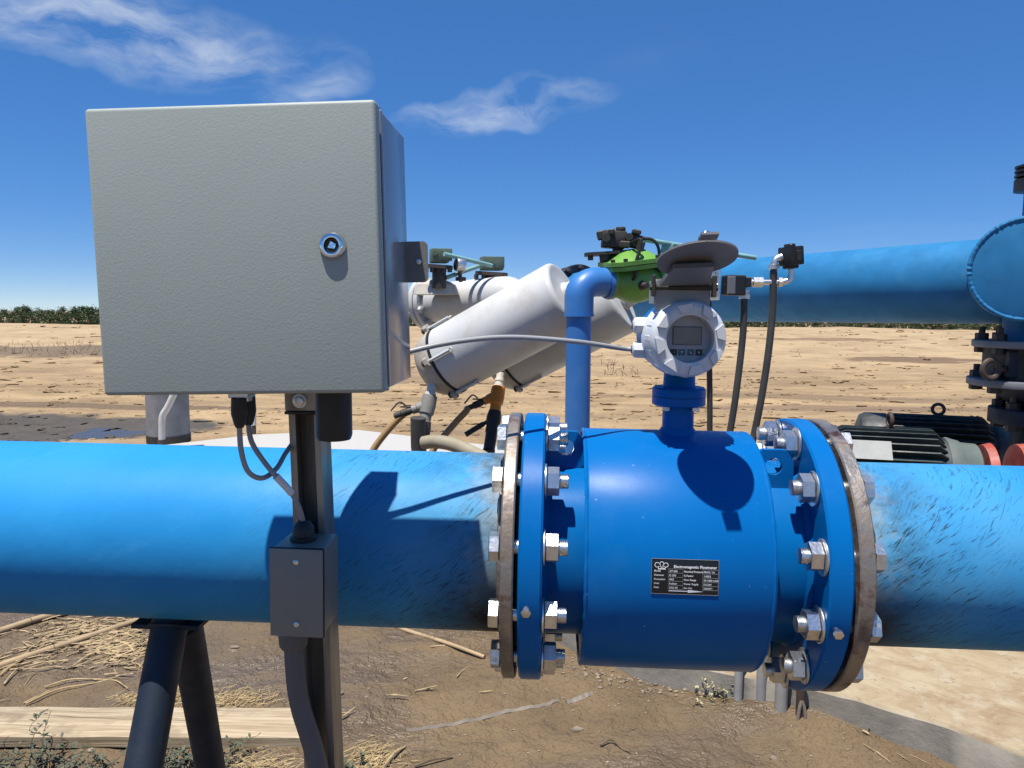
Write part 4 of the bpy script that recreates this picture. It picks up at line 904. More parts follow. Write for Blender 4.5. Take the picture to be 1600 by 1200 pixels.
q = MB(); q.ring(ha+hd_*3.19, hd_, [(0, .08), (0, RH+.05), (.08, RH+.05), (.08, .08)], 48); q.build('butterfly_valve_ring', 'dark', hp)
_a = at(1607, 420, 2.75); SITE = Matrix.Translation(EYE+(_a-EYE)*1.12) @ Matrix.Scale(1.12, 4) @ Matrix.Translation(-_a)
SLO = (SITE.inverted() @ V((0, 0, SLABZ))).z
cc = at(1607, 420, 2.75); cdir = V((.46, .88, 0)).normalized(); RC = .183
ch = thing('capped_pipe', 'large blue pipe end closed by a round welded plate at the right edge', 'pipe', cc-V((0, 0, RC)))
MB().lathe(cc, cdir, [(0, RC), (3.2, RC)], 72).build('pipe_barrel', 'old_blue', ch)
MB().lathe(cc-cdir*.006, cdir, [(0, RC-.016), (.002, RC-.010), (.010, RC-.010)], 72).build('end_plate', 'old_blue', ch)
mb = MB(); x_, y_, _ = frame(cdir); vs = []; n, m = 220, 8
for i in range(n):
    g = 2*math.pi*i/n; e = x_*math.cos(g)+y_*math.sin(g); rr = .0085*(1+.5*noise.noise(V((i*.55, 1, 0))))
    for j in range(m): h = 2*math.pi*j/m; vs.append(cc+e*(RC-.004+rr*math.cos(h))+cdir*(-.002+rr*math.sin(h)))
mb.add(vs, [(i*m+j, ((i+1) % n)*m+j, ((i+1) % n)*m+(j+1) % m, i*m+(j+1) % m) for i in range(n) for j in range(m)]).build('weld_bead', 'old_blue', ch)
# check valve column under the capped pipe
YV = 2.95; vcx = at(1628, 560, YV).x; zz_ = lambda py: at(1600, py, YV).z
cv2 = thing('check_valve', 'dark blue flanged check valve standing under the capped pipe', 'valve', (vcx, YV, SLO))
MB().cyl((vcx, YV, zz_(535)), (vcx, YV, cc.z-.10), .135, n=48).build('upper_neck', 'old_blue', cv2)
def vflange(py0, py1, r, mat, bolts, nm='valve_flange'):
    f_ = MB().cyl((vcx, YV, zz_(py1)), (vcx, YV, zz_(py0)), r, n=56, bev=.004).build(nm, mat, cv2)
    for k in range(bolts):
        g = 2*math.pi*(k+.35)/bolts; c = V((vcx+(r-.035)*math.cos(g), YV+(r-.035)*math.sin(g), 0)); q = MB(); q.hex((c.x, c.y, zz_(py0)-.002), (c.x, c.y, zz_(py0)+.026), .042); q.cyl((c.x, c.y, zz_(py0)+.02), (c.x, c.y, zz_(py0)+.05), .012, n=10); bo_ = q.build('flange_bolt', 'iron', f_); q = MB(); q.hex((c.x, c.y, zz_(py1)-.024), (c.x, c.y, zz_(py1)+.002), .042); q.build('flange_nut', 'iron', f_)
    return f_
vflange(532, 543, .235, 'column', 8); vflange(592, 603, .245, 'column', 8)
MB().cyl((vcx, YV, zz_(592)-.002), (vcx, YV, zz_(543)+.002), .195, n=48).build('wafer_body', 'dark', cv2)
q = MB(); c = V((vcx-.17, YV-.10, zz_(567))); q.box(c, (.035, .03, .10), None, .004, 1); q.build('wafer_rib', 'navy', cv2)
q = MB(); c = at(1548, 577, YV-.12); q.torus(c, (.2, -1, 0), .034, .010, 24, 8); q.cyl(c+V((.03, 0, 0)), c+V((.07, .03, 0)), .012, n=10); q.build('lifting_eye', 'iron', cv2)
MB().lathe((vcx, YV, zz_(603)+.001), (0, 0, -1), [(0, .165), (.02, .160), (zz_(603)-zz_(638), .085)], 48).build('reducer', 'navy', cv2)
vflange(638, 662, .165, 'navy', 6)
q = MB(); q.cyl((vcx, YV, SLO-.01), (vcx, YV, zz_(662)+.002), .085, n=36); q.build('lower_neck', 'navy', cv2)
# air valve on top of the capped pipe
avx = at(1616, 280, 2.95); av = thing('air_valve', 'black ribbed air valve above the capped pipe at the frame edge', 'valve', (avx.x, avx.y, cc.z+RC))
q = MB(); z0, z1 = at(1600, 300, 2.95).z, at(1600, 256, 2.95).z; pr = [(0, .055), (.002, .064), ((z1-z0)*.45, .064)]
for k in range(3): zk = (z1-z0)*(.52+.16*k); pr += [(zk, .05), (zk+.002, .064), (zk+.010, .064), (zk+.012, .05)]
q.lathe((avx.x, avx.y, z0), (0, 0, 1), pr+[(z1-z0, .045)], 32); q.build('vent_head', 'black', av); MB().cyl((avx.x, avx.y, cc.z+RC-.05), (avx.x, avx.y, z0+.004), .03, n=24).build('vent_stem', 'old_blue', av)

SITE = None
# ------------------------------------------------------------------ pressure switches on risers
YS = 2.05
_a = at(1200, 500, 2.05); SITE = Matrix.Translation(EYE+(_a-EYE)*1.5) @ Matrix.Scale(1.5, 4) @ Matrix.Translation(-_a)
SLO = (SITE.inverted() @ V((0, 0, SLABZ))).z
def riser(label, pts, r): return tag(MB().tube(pts, r, 14).build('riser_hose', 'hose'), label, 'hose', None)
def down(p, dx): return [V((p.x+dx*.75, p.y, p.z*.55+SLO*.45)), V((p.x+dx, p.y, SLO-.01))]
p = [at(1163, 462, YS), at(1161, 520, YS), at(1152, 600, YS), at(1141, 672, YS)]; p += down(p[-1], -.05); riser('slim grey hose falling from the middle elbow right of the display', p, .0092)
p = [at(1209, 420, YS), at(1206, 500, YS), at(1195, 590, YS), at(1178, 680, YS)]; p += down(p[-1], -.06); riser('tall grey hose falling from the black pressure switch', p, .0096)
p = [at(1107, 462, YS+.05), at(1108, 540, YS+.05), at(1109, 670, YS+.05)]; p += down(p[-1], .0); riser('straight grey hose directly behind the display head', p, .0080)
ps = thing('pressure_switch', 'black pressure switch high on galvanised fittings right of the meter', 'switch', at(1235, 420, YS))
c = at(1236, 400, YS); rz = Matrix.Rotation(R(25), 3, 'Z') @ Matrix.Rotation(R(-6), 3, 'Y')
q = MB(); q.box(c, (.046, .05, .050), rz, .004, 2); q.box(c+V((-.008, -.016, .006)), (.018, .03, .050), rz, .003, 1); q.box(c+V((0, 0, -.028)), (.030, .034, .012), rz, .003, 1); q.build('switch_case', 'black', ps)
q = MB(); q.box(c+V((.013, -.024, .0)), (.014, .006, .026), rz, .001, 1); q.build('switch_cover', 'dark', ps)
q = MB(); q.tube([at(1236, 418, YS), at(1236, 430, YS), at(1231, 438, YS), at(1221, 441, YS)], .0085, 12); q.hex(at(1222, 441, YS), at(1215, 441, YS), .024); q.build('pipe_elbow', 'zinc', ps)
q = MB(); q.cyl(at(1216, 441, YS), at(1172, 441, YS), .0075, n=14); q.hex(at(1192, 441, YS), at(1176, 441, YS), .026); q.hex(at(1174, 441, YS), at(1168, 441, YS), .022); q.build('nipple', 'zinc', ps)
q = MB(); q.tube([at(1209, 424, YS), at(1209, 413, YS), at(1213, 405, YS), at(1222, 401, YS)], .0095, 12); q.hex(at(1209, 421, YS), at(1209, 413, YS), .026); q.build('hose_elbow', 'zinc', ps)
ps2 = thing('pressure_switch', 'dark box pressure switch bracketed right of the sun hood', 'switch', at(1145, 465, YS))
c = at(1146, 446, YS); rz = Matrix.Rotation(R(12), 3, 'Z')
q = MB(); q.box(c, (.050, .05, .054), rz, .003, 1); q.build('switch_case', 'black', ps2); q = MB(); q.box(c+V((-.012, -.027, 0)), (.022, .006, .046), rz, .001, 1); q.build('switch_label', 'hood', ps2)
q = MB(); q.box(at(1118, 440, YS), (.006, .05, .10), rz, .001, 1); q.box(at(1112, 452, YS), (.03, .03, .03), rz, .002, 1); q.hex(at(1108, 452, YS-.02), at(1108, 452, YS-.04), .03); q.cyl(at(1113, 425, YS), at(1113, 462, YS), .008, n=12); q.hex(at(1113, 455, YS), at(1113, 463, YS), .022); q.build('switch_bracket', 'zinc', ps2)
q = MB(); q.box(at(1165, 441, YS), (.026, .028, .026), None, .002, 1); q.cyl(at(1168, 446, YS), at(1131, 446, YS), .006, n=10); q.build('tee', 'black', ps2)
q = MB(); q.hex(at(1163, 452, YS), at(1163, 459, YS), .024); q.hex(at(1163, 460, YS), at(1163, 467, YS), .027); q.build('hose_nut', 'zinc', ps2)
SITE = None
pst = at(1075, 600, 2.95); q = thing('post', 'slim pale pipe post just behind the meter neck', 'post', (pst.x, 2.95, SLABZ)); MB().cyl((pst.x, 2.95, SLABZ-.01), (pst.x, 2.95, 1.40), .015, n=16).build('post_tube', 'pvcgrey', q); MB().cyl((pst.x, 2.95, 1.398), (pst.x, 2.95, 1.42), .019, n=16, bev=.002).build('post_cap', 'pvcgrey', q)

# ------------------------------------------------------------------ motors and pump
def motor(label, c, d, r, L, mat, belly, plate=False, eye=(.25, 1, 0)):
    d = V(d).normalized(); T = Matrix.Translation(c) @ Matrix.Rotation(math.atan2(d.y, d.x), 4, 'Z')
    t = thing('electric_motor', label, 'motor', V((c.x, c.y, SLABZ)), 'pump motors'); mk = lambda: MB(T); ri = r*.80
    mk().cyl((-L/2, 0, 0), (L/2, 0, 0), ri, n=40).build('motor_frame', mat, t)
    fb = mk(); N = 34
    for k in range(N):
        g = 2*math.pi*k/N+.04; e = V((0, math.cos(g), math.sin(g))); s = e.cross(XA)
        if -.93 < math.sin(g) < -.6: continue
        fb.prism([(-L/2+.01, ri-.01), (L/2-.01, ri-.01), (L/2-.015, ri+.004), (L/2-.05, r), (-L/2+.03, r), (-L/2+.01, r-.01)], V((0, 0, 0))-s*.003, XA, e, .006)
    fb.build('cooling_fins', mat, t, kind='stuff')
    mk().lathe((L/2-.004, 0, 0), XA, [(0, ri+.004), (.012, ri+.006), (.03, ri*1.0), (.05, ri*.97), (.06, ri*.92), (.115, ri*.90), (.125, ri*.8), (.127, .03)], 40).build('end_bell', belly, t)
    mk().lathe((-L/2+.004, 0, 0), -XA, [(0, r*.99), (.10, r*.99), (.125, r*.93), (.14, r*.7), (.142, .02)], 40).build('fan_cover', mat, t)
    q = mk(); q.torus((0, 0, r+.030), eye, .027, .0085, 24, 8); q.cyl((0, 0, r-.01), (0, 0, r+.008), .010, n=10); q.cyl((0, 0, r-.004), (0, 0, r+.003), .02, n=12); q.build('eye_bolt', 'iron', t)
    q = mk(); q.box((.0, -r-.015, -.02), (.14, .06, .12), None, .006, 1); q.build('terminal_box', belly, t)
    if plate:
        for k in (0,):
            g = R(180-38); e = V((0, math.cos(g), math.sin(g))); q = mk(); q.box(V((-L*.22, 0, 0))+e*(r+.002), (.15, .085, .003), Matrix((XA, e.cross(XA)*-1, e)).transposed() if False else Matrix.Rotation(R(90-38)*1.0, 3, 'X'), 0); q.build('rating_plate', 'plate', t, label='dirty white rating plate')
    for sx in (-1, 1): q = mk(); q.box((sx*L*.33, 0, -(c.z-SLABZ)/2-r*.28), (.07, .30, (c.z-SLABZ)-r*.5), None, .004, 1); q.build('mounting_foot', mat, t)
    return t, T
m1, T1 = motor('nearer dark green finned motor just right of the right-hand flange', at(1386, 739, 3.15), (.975, -.22, 0), .195, .42, 'motor_green', 'bell', True, (1, .12, 0))
m2, T2 = motor('farther black finned motor with ring eyebolt standing on top', at(1462, 706, 3.95), (.965, -.26, 0), .195, .50, 'motor', 'motor')
cp = thing('shaft_coupling', 'faded red coupling disc at the end of the nearer motor', 'coupling', T1 @ V((.46, 0, -.08)))
MB(T1).lathe((.345, 0, 0), XA, [(0, .05), (.002, .138), (.032, .146), (.042, .125), (.056, .03), (.09, .03)], 36).build('coupling_half', 'red', cp)
MB(T1).cyl((.38, 0, 0), (.49, 0, 0), .026, n=16).build('shaft', 'dark', cp)
pu = thing('water_pump', 'pale blue pump casing with red ring right of the nearer motor', 'pump', V((*(T1 @ V((.62, 0, 0))).xy, SLABZ)))
MB(T1).lathe((.465, 0, 0), XA, [(0, .03), (.002, .146), (.038, .150), (.044, .140), (.046, .03)], 36).build('pump_ring', 'red', pu)
MB(T1).lathe((.516, 0, 0), XA, [(0, .10), (.01, .155), (.09, .158), (.18, .16), (.24, .18), (.34, .18), (.38, .12)], 40).build('pump_casing', 'old_blue', pu)
q = MB(T1); q.box((.68, .05, -(T1.translation.z-SLABZ)/2-.05), (.12, .12, T1.translation.z-SLABZ-.1), None, .004, 1); q.build('pump_foot', 'navy', pu)

# ------------------------------------------------------------------ things at the left rear
cg_ = gnd(264, 689, SLABZ); cl_ = thing('steel_column', 'stout grey steel column standing on the far pad corner', 'column', cg_)
w_ = 29*(cg_-EYE).length/FPX
MB().cyl(cg_-V((0, 0, .01)), cg_+V((0, 0, 1.25)), w_*.97, n=40).build('column_shaft', 'column', cl_); MB().cyl(cg_-V((0, 0, .005)), cg_+V((0, 0, .07)), w_*1.0, n=40).build('column_base', 'dark', cl_); MB().cyl(cg_+V((0, 0, 1.25)), cg_+V((0, 0, 1.28)), w_*1.03, n=40, bev=.01).build('column_cap', 'column', cl_)
bt_ = thing('bent_vent_pipe', 'bent white pipe in front of the grey steel column', 'pipe', gnd(252, 692, SLABZ)); Yb = cg_.y-.35
MB().tube([at(253, 690, Yb), at(253, 668, Yb), at(254, 650, Yb), at(262, 636, Yb), at(272, 615, Yb), at(282, 590, Yb)], .030, 16).build('vent_tube', 'white', bt_)
MB().lathe(at(253, 690, Yb), (0, 0, -1), [(-.02, .036), (.03, .036), (.032, .028), (.07, .028)], 16).build('vent_nut', 'iron', bt_); b0 = at(253, 690, Yb); MB().cyl((b0.x, b0.y, SLABZ-.01), b0, .022, n=14).build('vent_foot', 'dark', bt_)
c = gnd(397, 678, SLABZ); tt = thing('hose_bib', 'small pale standpipe with brass tip behind the hanging cables', 'tap', c); k = (c-EYE).length/FPX
MB().cyl(c, c+V((0, 0, 14*k)), 3*k, n=12).build('bib_foot', 'iron', tt); MB().cyl(c+V((0, 0, 13*k)), c+V((0, 0, 44*k)), 3.6*k, n=12).build('bib_tube', 'white', tt)

# ------------------------------------------------------------------ near ground: plank, canes, stubs, litter
a, b = gnd(-150, 1103, .04), gnd(505, 1105, .04); d = (b-a).normalized(); nrm = V((d.y, -d.x, 0)); L = (b-a).length
pw = (gnd(200, 1104, .04)-gnd(200, 1146, .04)).length*.98; T = Matrix.Translation((a+b)/2+nrm*pw/2-V((0, 0, .020))) @ Matrix.Rotation(math.atan2(d.y, d.x), 4, 'Z')
mb = MB(T); N = 60; vs = []; sec = [(-.5, -.5), (.5, -.5), (.5, .5), (-.5, .5)]
for i in range(N+1):
    x = -L/2+L*i/N
    for j, (u, v) in enumerate(((-.5, -.42), (-.42, -.5), (.42, -.5), (.5, -.42), (.5, .40), (.46, .5), (-.46, .5), (-.5, .40))):
        w = .003*noise.noise(V((x*7, j*3.7, 0))); vs.append((x+(.012*noise.noise(V((j*2.1, 4, 0))) if i in (0, N) else 0), u*pw+w, v*.042+w*.7))
fs = [(i*8+j, i*8+(j+1) % 8, (i+1)*8+(j+1) % 8, (i+1)*8+j) for i in range(N) for j in range(8)]+[tuple(range(8)), tuple(N*8+j for j in range(8))]
tag(mb.add(vs, fs).build('plank', 'wood', None, 40), 'weathered pale wooden plank lying flat at lower left', 'plank')
def cane(label, px, r, mat='reed', lift=0.0, cat='cane'):
    pts = [gnd(x, y)+V((0, 0, 0)) for x, y in px]; pts = [V((p.x, p.y, gh(p.x, p.y)+r*.8+lift)) for p in pts]
    t = thing('cane', label, cat, pts[0]); P = catmull(pts, 6); MB().tube(pts, lambda u: r*(1-.15*u), 14, k=6).build('cane_stalk', mat, t)
    for f in (.28, .62): i = int(f*(len(P)-2)); MB().torus(P[i], P[i+1]-P[i], r*.97, r*.10, 14, 6).build('cane_node', 'stem', t)
    return t
cane('long thick dry cane running under the pipe to the stand leg', [(-130, 1095), (0, 1041), (125, 1002), (240, 964)], .0155)
cane('short thick dry cane end at the left edge under the pipe', [(-120, 1030), (0, 990), (66, 968), (110, 960)], .0165)
cane('split pale cane lying right of the post under the pipe', [(590, 972), (640, 988), (700, 1010), (757, 1031)], .0095)
# thin loose reeds one can pick out
def reed(label, px, r, mat='straw', lift=.004):
    pts = [gnd(x, y) for x, y in px]; pts = [V((p.x, p.y, gh(p.x, p.y)+r+lift+.006*math.sin(i*2.1))) for i, p in enumerate(pts)]
    return tag(MB().tube(pts, lambda u: r*(1-.5*u), 6).build('dry_reed', mat), label, 'reed')
reed('long bent straw in front of the cane, lowest one', [(40, 1098), (90, 1078), (150, 1064), (185, 1060)], .0032, 'pale_straw')
reed('long bent straw just above the lowest one', [(70, 1072), (110, 1063), (160, 1060), (182, 1065), (200, 1080)], .003, 'pale_straw')
reed('short straw pointing at the cane from below', [(112, 1044), (130, 1032), (140, 1025)], .005)
reed('straw stub left of the stand leg under the cane', [(182, 1004), (200, 1014), (212, 1021)], .0055, 'pale_straw')
reed('thin straw fan at the left edge under the cane, upper blade', [(0, 1056), (20, 1042), (38, 1036)], .004, 'pale_straw')
reed('thin straw fan at the left edge under the cane, lower blade', [(6, 1070), (24, 1052), (40, 1040)], .004)
reed('pale stick leaning by the post foot at the bottom edge', [(598, 1206), (615, 1185), (634, 1166)], .006)
reed('dark thin twig at the bottom edge right of the post', [(648, 1199), (680, 1192), (708, 1186)], .004, 'stem')
reed('small curved twig on bare mud below the meter', [(938, 1168), (955, 1163), (972, 1172), (985, 1180)], .004, 'stem')
reed('tangled root on the mud at the pad edge', [(1465, 1150), (1500, 1165), (1530, 1190), (1570, 1192)], .007, 'stem')
reed('curled root stub at the pad edge', [(1335, 1140), (1345, 1136), (1352, 1142), (1358, 1152)], .006, 'stem')
ps_ = MB()
def strip(px, w):
    P = catmull([gnd(x, y) for x, y in px], 8); vs = []; fs = []
    for i, p in enumerate(P):
        d = (P[min(i+1, len(P)-1)]-P[max(0, i-1)]).normalized(); nn = V((-d.y, d.x, 0)); ww = w*(1-.75*abs(i/(len(P)-1)-.55))*(1+.3*noise.noise(V((i*.6, 0, 0))))
        z = gh(p.x, p.y); c = V((p.x, p.y, z+.001+.006*noise.noise(V((i*.35, 7, 0))))); vs += [c+nn*ww+V((0, 0, .000)), c+V((0, 0, .008+.004*noise.noise(V((i*.8, 2, 0))))), c-nn*ww, c-nn*ww-V((0, 0, .012)), c+nn*ww-V((0, 0, .012))]
    n = len(P)
    for i in range(n-1):
        for j in range(5): fs.append((i*5+j, i*5+(j+1) % 5, (i+1)*5+(j+1) % 5, (i+1)*5+j))
    fs += [(0, 1, 2, 3, 4), tuple((n-1)*5+j for j in range(5))]
    return ps_.add(vs, fs)
strip([(635, 1141), (690, 1133), (745, 1122), (790, 1110), (840, 1102), (872, 1096)], .010)
tag(ps_.build('plastic_strip', 'plastic_strip'), 'long torn strip of pale plastic pressed into the mud', 'plastic strip')
ps_ = MB(); strip([(885, 1098), (905, 1092), (925, 1086)], .016); tag(ps_.build('plastic_scrap', 'plastic_strip'), 'short pale plastic scrap at the end of the torn strip', 'plastic scrap')

# grey conduit stubs rising from the mud behind the meter
for lab, px, pyb, pyt, r, m, lean in (('left-most grey conduit stub under the meter', 1153, 1092, 1000, .0150, 'pvcgrey', .0), ('middle grey conduit stub under the meter', 1189, 1095, 980, .0185, 'pvcgrey', .0), ('right grey conduit stub with worn top under the flange', 1220, 1110, 1010, .0215, 'pvcgrey', .0), ('dark stub with pale torn end below the right flange', 1250, 1118, 1040, .015, 'iron', .0), ('black square stub at the pad edge below the right flange', 1276, 1105, 1040, .020, 'black', 0)):
    g0 = gnd(px, pyb, .03); k = (at(px, pyt, g0.y)); t = thing('conduit_stub', lab, 'conduit', g0)
    MB().ring((g0.x, g0.y, -.06), (0, 0, 1), [(0, r), (k.z+.06, r), (k.z+.06, r-.003), (0, r-.003)], 24 if 'square' not in lab else 4).build('stub_tube', m, t)
    MB().ring((g0.x, g0.y, k.z-.03), (0, 0, 1), [(0, r-.001), (0, r+.002), (.022, r+.002), (.022, r-.001)], 24 if 'square' not in lab else 4).build('stub_collar', m, t)
g0 = gnd(1250, 1116, .035); MB_ = MB(); MB_.tube([g0+V((0, -.012, .055)), g0+V((-.008, -.016, .03)), g0+V((-.014, -.02, -.01))], .006, 8); MB_.tube([g0+V((0, -.012, .055)), g0+V((.008, -.016, .03)), g0+V((.012, -.02, -.01))], .006, 8)
tag(MB_.build('torn_boot', 'plastic_strip'), 'pale forked scrap hanging at the foot of the dark stub', 'scrap')
# rock behind the stubs
tag(MB().blob(gnd(1172, 1080, .03), (.045, .03, .022), 5, .4, 2).build('rock', 'pebble', None, 60), 'tan rock between the conduit stubs', 'rock')

# loose litter: straw, pebbles, crumbs
def litter(name, mat, label, cat, regions, rr, ll, seed):
    rnd = random.Random(seed); mb = MB()
    for (x0, x1, y0, y1, cnt, ang) in regions:
        for _ in range(cnt):
            px, py = rnd.gauss((x0+x1)/2, (x1-x0)/4), rnd.gauss((y0+y1)/2, (y1-y0)/4); p = gnd(px, py); L = rnd.uniform(*ll); r = rnd.uniform(*rr); g = R(ang+rnd.gauss(0, 35)); d = V((math.cos(g), math.sin(g), rnd.uniform(-.12, .22))).normalized()
            c = V((p.x, p.y, gh(p.x, p.y)+r*.6+rnd.uniform(0, .012))); x, y, _ = frame(d); m = d.cross(V((0, 0, 1)))*L*rnd.uniform(-.12, .12)
            vs = []
            for k, (t, s) in enumerate(((-.5, .7), (0, 1), (.5, .5))):
                q = c+d*(L*t)+(m if k == 1 else V((0, 0, 0)))
                for j in range(4): h = math.pi*j/2; vs.append(q+(x*math.cos(h)+y*math.sin(h))*r*s)
            mb.add(vs, [(i*4+j, i*4+(j+1) % 4, (i+1)*4+(j+1) % 4, (i+1)*4+j) for i in range(2) for j in range(4)]+[(0, 1, 2, 3), (8, 9, 10, 11)])
    o = mb.build(name, mat); tag(o, label, cat); o['kind'] = 'stuff'
litter('reed_litter', 'straw', 'broken dry reed pieces heaped round the thick canes', 'reed litter', [(60, 230, 960, 1020, 330, 25), (130, 240, 985, 1050, 190, 30), (0, 120, 1000, 1050, 60, 30), (-60, 60, 980, 1100, 40, 30), (400, 900, 1000, 1190, 12, 10), (1350, 1600, 1140, 1200, 24, -30)], (.0012, .0042), (.015, .12), 4)
litter('dry_grass_tuft', 'pale_straw', 'fluffy pale dry grass along the back of the plank', 'dry grass', [(180, 260, 1080, 1108, 260, 60), (250, 300, 1065, 1105, 220, 70), (310, 425, 1080, 1108, 380, 60), (330, 470, 1182, 1210, 200, 20), (540, 620, 1165, 1215, 330, 50)], (.0006, .0015), (.012, .05), 8)
rnd = random.Random(12); mb = MB()
for _ in range(300):
    px, py = rnd.uniform(-40, 1640), 980+rnd.random()**.8*230; p = gnd(px, py); r = rnd.uniform(.002, .0055)*(1+(rnd.random() > .95)*2)
    mb.blob((p.x, p.y, gh(p.x, p.y)+r*.25), (r*rnd.uniform(.8, 1.7), r, r*.6), rnd.random()*50, .5, 1)
for _ in range(420):                          # crumbs where the mud meets the pad and under the meter
    px = rnd.gauss(1060, 90); py = 1062+(px-1000)*.12+rnd.gauss(0, 10); p = gnd(px, py); r = rnd.uniform(.003, .009); mb.blob((p.x, p.y, gh(p.x, p.y)+r*.3), (r*rnd.uniform(.8, 1.5), r, r*.7), rnd.random()*50, .5, 1)
o = mb.build('pebbles', 'pebble', None, 60); tag(o, 'small pebbles and crumbs scattered on the mud', 'pebbles'); o['kind'] = 'stuff'

# weeds
def weed_mesh(seed, h, stems, leaf, spread):
    r_ = random.Random(seed); lv = MB(); st_ = MB()
    for s in range(stems):
        b = V((r_.gauss(0, spread*.35), r_.gauss(0, spread*.35), -.01)); lean = V((r_.gauss(0, .35), r_.gauss(0, .35), 1)).normalized(); hh = h*r_.uniform(.5, 1.0)
        pts = [b+lean*(hh*k/4)+V((r_.gauss(0, .006), r_.gauss(0, .006), 0))*k for k in range(5)]; st_.tube(pts, lambda u: .0022*(1-.7*u), 5, k=3)
        for k in range(int(9+hh*60)):
            t = r_.uniform(.2, 1); i = min(3, int(t*4)); p = pts[i].lerp(pts[i+1], t*4-i); g = r_.uniform(0, 6.28); d = V((math.cos(g), math.sin(g), r_.uniform(.1, 1.1))).normalized(); x, y, _ = frame(d); l = leaf*r_.uniform(.6, 1.3)
            lv.add([p, p+d*l*.5+x*l*.20, p+d*l+V((0, 0, -l*.15)), p+d*l*.5-x*l*.20], [(0, 1, 2, 3)])
    return lv, st_
def weed(label, px, py, seed, h, stems, leaf, spread, mat='weed', name='weed', cat='weed'):
    lv, st_ = weed_mesh(seed, h, stems, leaf, spread); g = gnd(px, py); g = V((g.x, g.y, gh(g.x, g.y))); t = thing(name, label, cat, g); T = Matrix.Translation(g); lv.M = T; st_.M = T
    lv.build('leaves', mat, t, kind='stuff'); st_.build('stems', 'stem', t, kind='stuff')
for i, (lab, px, py, h, n_) in enumerate((('bushy grey-green weed in the bottom left corner', 15, 1225, .15, 12), ('taller upright weed near the left end of the plank', 48, 1222, .19, 10), ('low weed between the corner weeds and the stand leg', 98, 1218, .13, 11), ('sprawling weed just left of the near stand leg', 150, 1222, .15, 12), ('weed between the two stand legs', 262, 1215, .13, 12), ('small weed right of the far stand leg', 300, 1205, .11, 9), ('thin weed in front of the plank right of the legs', 365, 1195, .08, 6), ('wispy weed at the foot of the post', 548, 1215, .06, 7))):
    weed(lab, px, py, 30+i, h, n_, .022, .09)
weed('pale dry shrub against the pad under the meter', 1108, 1088, 77, .085, 26, .016, .16, 'shrub', 'dry_shrub', 'shrub')
weed('pale dry sprig between the conduit stubs', 1172, 1070, 78, .07, 10, .015, .06, 'shrub', 'dry_shrub', 'shrub')
weed('dry sprig on the pad edge at lower right', 1560, 1185, 79, .05, 5, .010, .03, 'straw', 'dry_sprig', 'sprig')
# clods of dry earth on the field and bank
rnd = random.Random(21); mb = MB()
for _ in range(1900):
    px, py = rnd.uniform(-60, 1660), 514+rnd.random()**1.25*170; p = gnd(px, py, .0 if py > 590 else .25)
    if p.y > 42 or (-4.2 < p.x < 1 and p.y < 8.2): continue
    r = rnd.uniform(.02, .07)*(.5+p.y*.045); mb.blob((p.x, p.y, gh(p.x, p.y)+r*.1), (r*rnd.uniform(.8, 2.4), r*1.2, r*.30), rnd.random()*50, .6, 1)
o = mb.build('soil_clods', 'ground', None, 60); tag(o, 'clods of dry earth strewn over the sandy field', 'clods'); o['kind'] = 'stuff'
# stubble on the far sand, left of the box and in the field
rnd = random.Random(5); mb = MB()
for (x0, x1, y0, y1, n_) in ((0, 155, 545, 560, 90), (940, 1000, 572, 586, 26), (1240, 1252, 558, 566, 5)):
    for _ in range(n_):
        p = gnd(rnd.uniform(x0, x1), rnd.uniform(y0, y1)); z = gh(p.x, p.y); p = V((p.x, p.y, z)); h = rnd.uniform(.06, .2); q = p+V((rnd.gauss(0, .08), rnd.gauss(0, .05), h)); mb.cyl(p, q, .007, .004, n=4)
o = mb.build('field_stubble', 'stem'); tag(o, 'dead weed stubble sticking out of the sandy field', 'stubble'); o['kind'] = 'stuff'

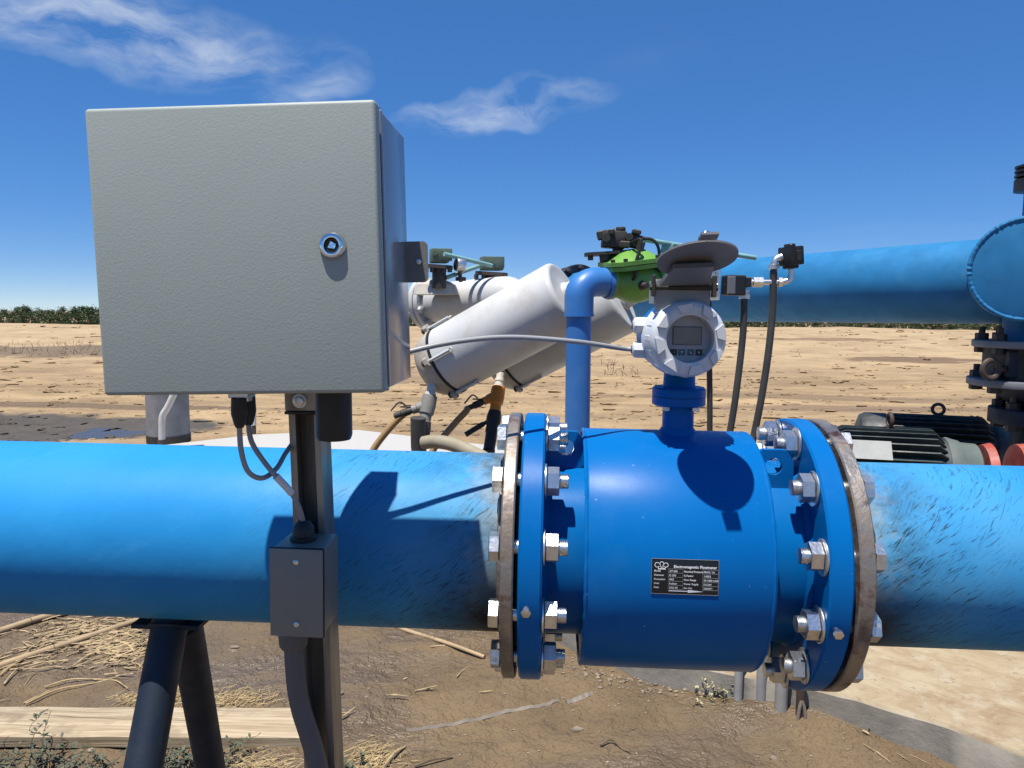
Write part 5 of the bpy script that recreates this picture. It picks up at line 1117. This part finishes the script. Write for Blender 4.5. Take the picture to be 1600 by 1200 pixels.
# ------------------------------------------------------------------ orchard beyond the bank
def crown_mesh(seed):
    r_ = random.Random(seed); mb = MB(); H = 3.3
    cl_ = []
    for _ in range(44):
        z = .4+r_.random()**.8*3.2; rad = (1.25 if z < 2.6 else 1.25*(3.9-z)/1.3)*r_.uniform(.3, 1); g = r_.uniform(0, 6.28); cl_.append((V((rad*math.cos(g), rad*math.sin(g), z)), r_.uniform(.3, .55)))
    for c, s in cl_:
        for _ in range(30):
            p = c+V((r_.gauss(0, s*.5), r_.gauss(0, s*.5), r_.gauss(0, s*.55))); a = V((r_.gauss(0, 1), r_.gauss(0, 1), r_.gauss(0, 1))).normalized(); x, y, _ = frame(a); l = r_.uniform(.08, .17)
            mb.add([p-x*l, p+y*l*.45, p+x*l, p-y*l*.45], [(0, 1, 2, 3)])
    for _ in range(7):                        # upright shoots
        g = r_.uniform(0, 6.28); b = V((.7*math.cos(g)*r_.random(), .7*math.sin(g)*r_.random(), 3.2))
        for k in range(9):
            p = b+V((r_.gauss(0, .05), r_.gauss(0, .05), k*.085)); l = .09; x, y, _ = frame(V((r_.gauss(0, 1), r_.gauss(0, 1), .4))); mb.add([p-x*l, p+y*l*.5, p+x*l, p-y*l*.5], [(0, 1, 2, 3)])
    return mb
crowns = []; trunks = []
for k in range(4):
    o = crown_mesh(100+k).build('c', 'leaf'); crowns.append(o.data); bpy.data.objects.remove(o)
    r_ = random.Random(k); q = MB(); q.cyl((0, 0, -.1), (0, 0, 1.0), .11, .08, n=8)
    for j in range(4): g = 1.57*j+r_.random(); q.tube([(0, 0, .9), (.3*math.cos(g), .3*math.sin(g), 1.6), (.7*math.cos(g), .7*math.sin(g), 2.7)], lambda u: .06*(1-.7*u), 6, k=3)
    o = q.build('t', 'trunk'); trunks.append(o.data); bpy.data.objects.remove(o)
rnd = random.Random(9)
for row, (Y, sp_) in enumerate(((112, 1.9), (117, 1.9))):
    x = -92
    while x < 82:
        k = rnd.randrange(4); z = gh(x, Y); t = thing('orchard_tree', 'leafy green orchard tree in the even far row beyond the sandy bank' if row == 0 else 'leafy green orchard tree in the second row, behind the front orchard row', 'tree', (x, Y+rnd.uniform(-.4, .4), z-.1), 'orchard trees on the horizon')
        t.rotation_euler.z = rnd.uniform(0, 6.28); s = rnd.uniform(.86, 1.12); t.scale = (s*1.05, s*1.05, s)
        for nm, me in (('trunk', trunks[k]), ('crown', crowns[k])):
            o = bpy.data.objects.new(nm, me); col.objects.link(o); o.parent = t
        x += sp_*rnd.uniform(.85, 1.15)
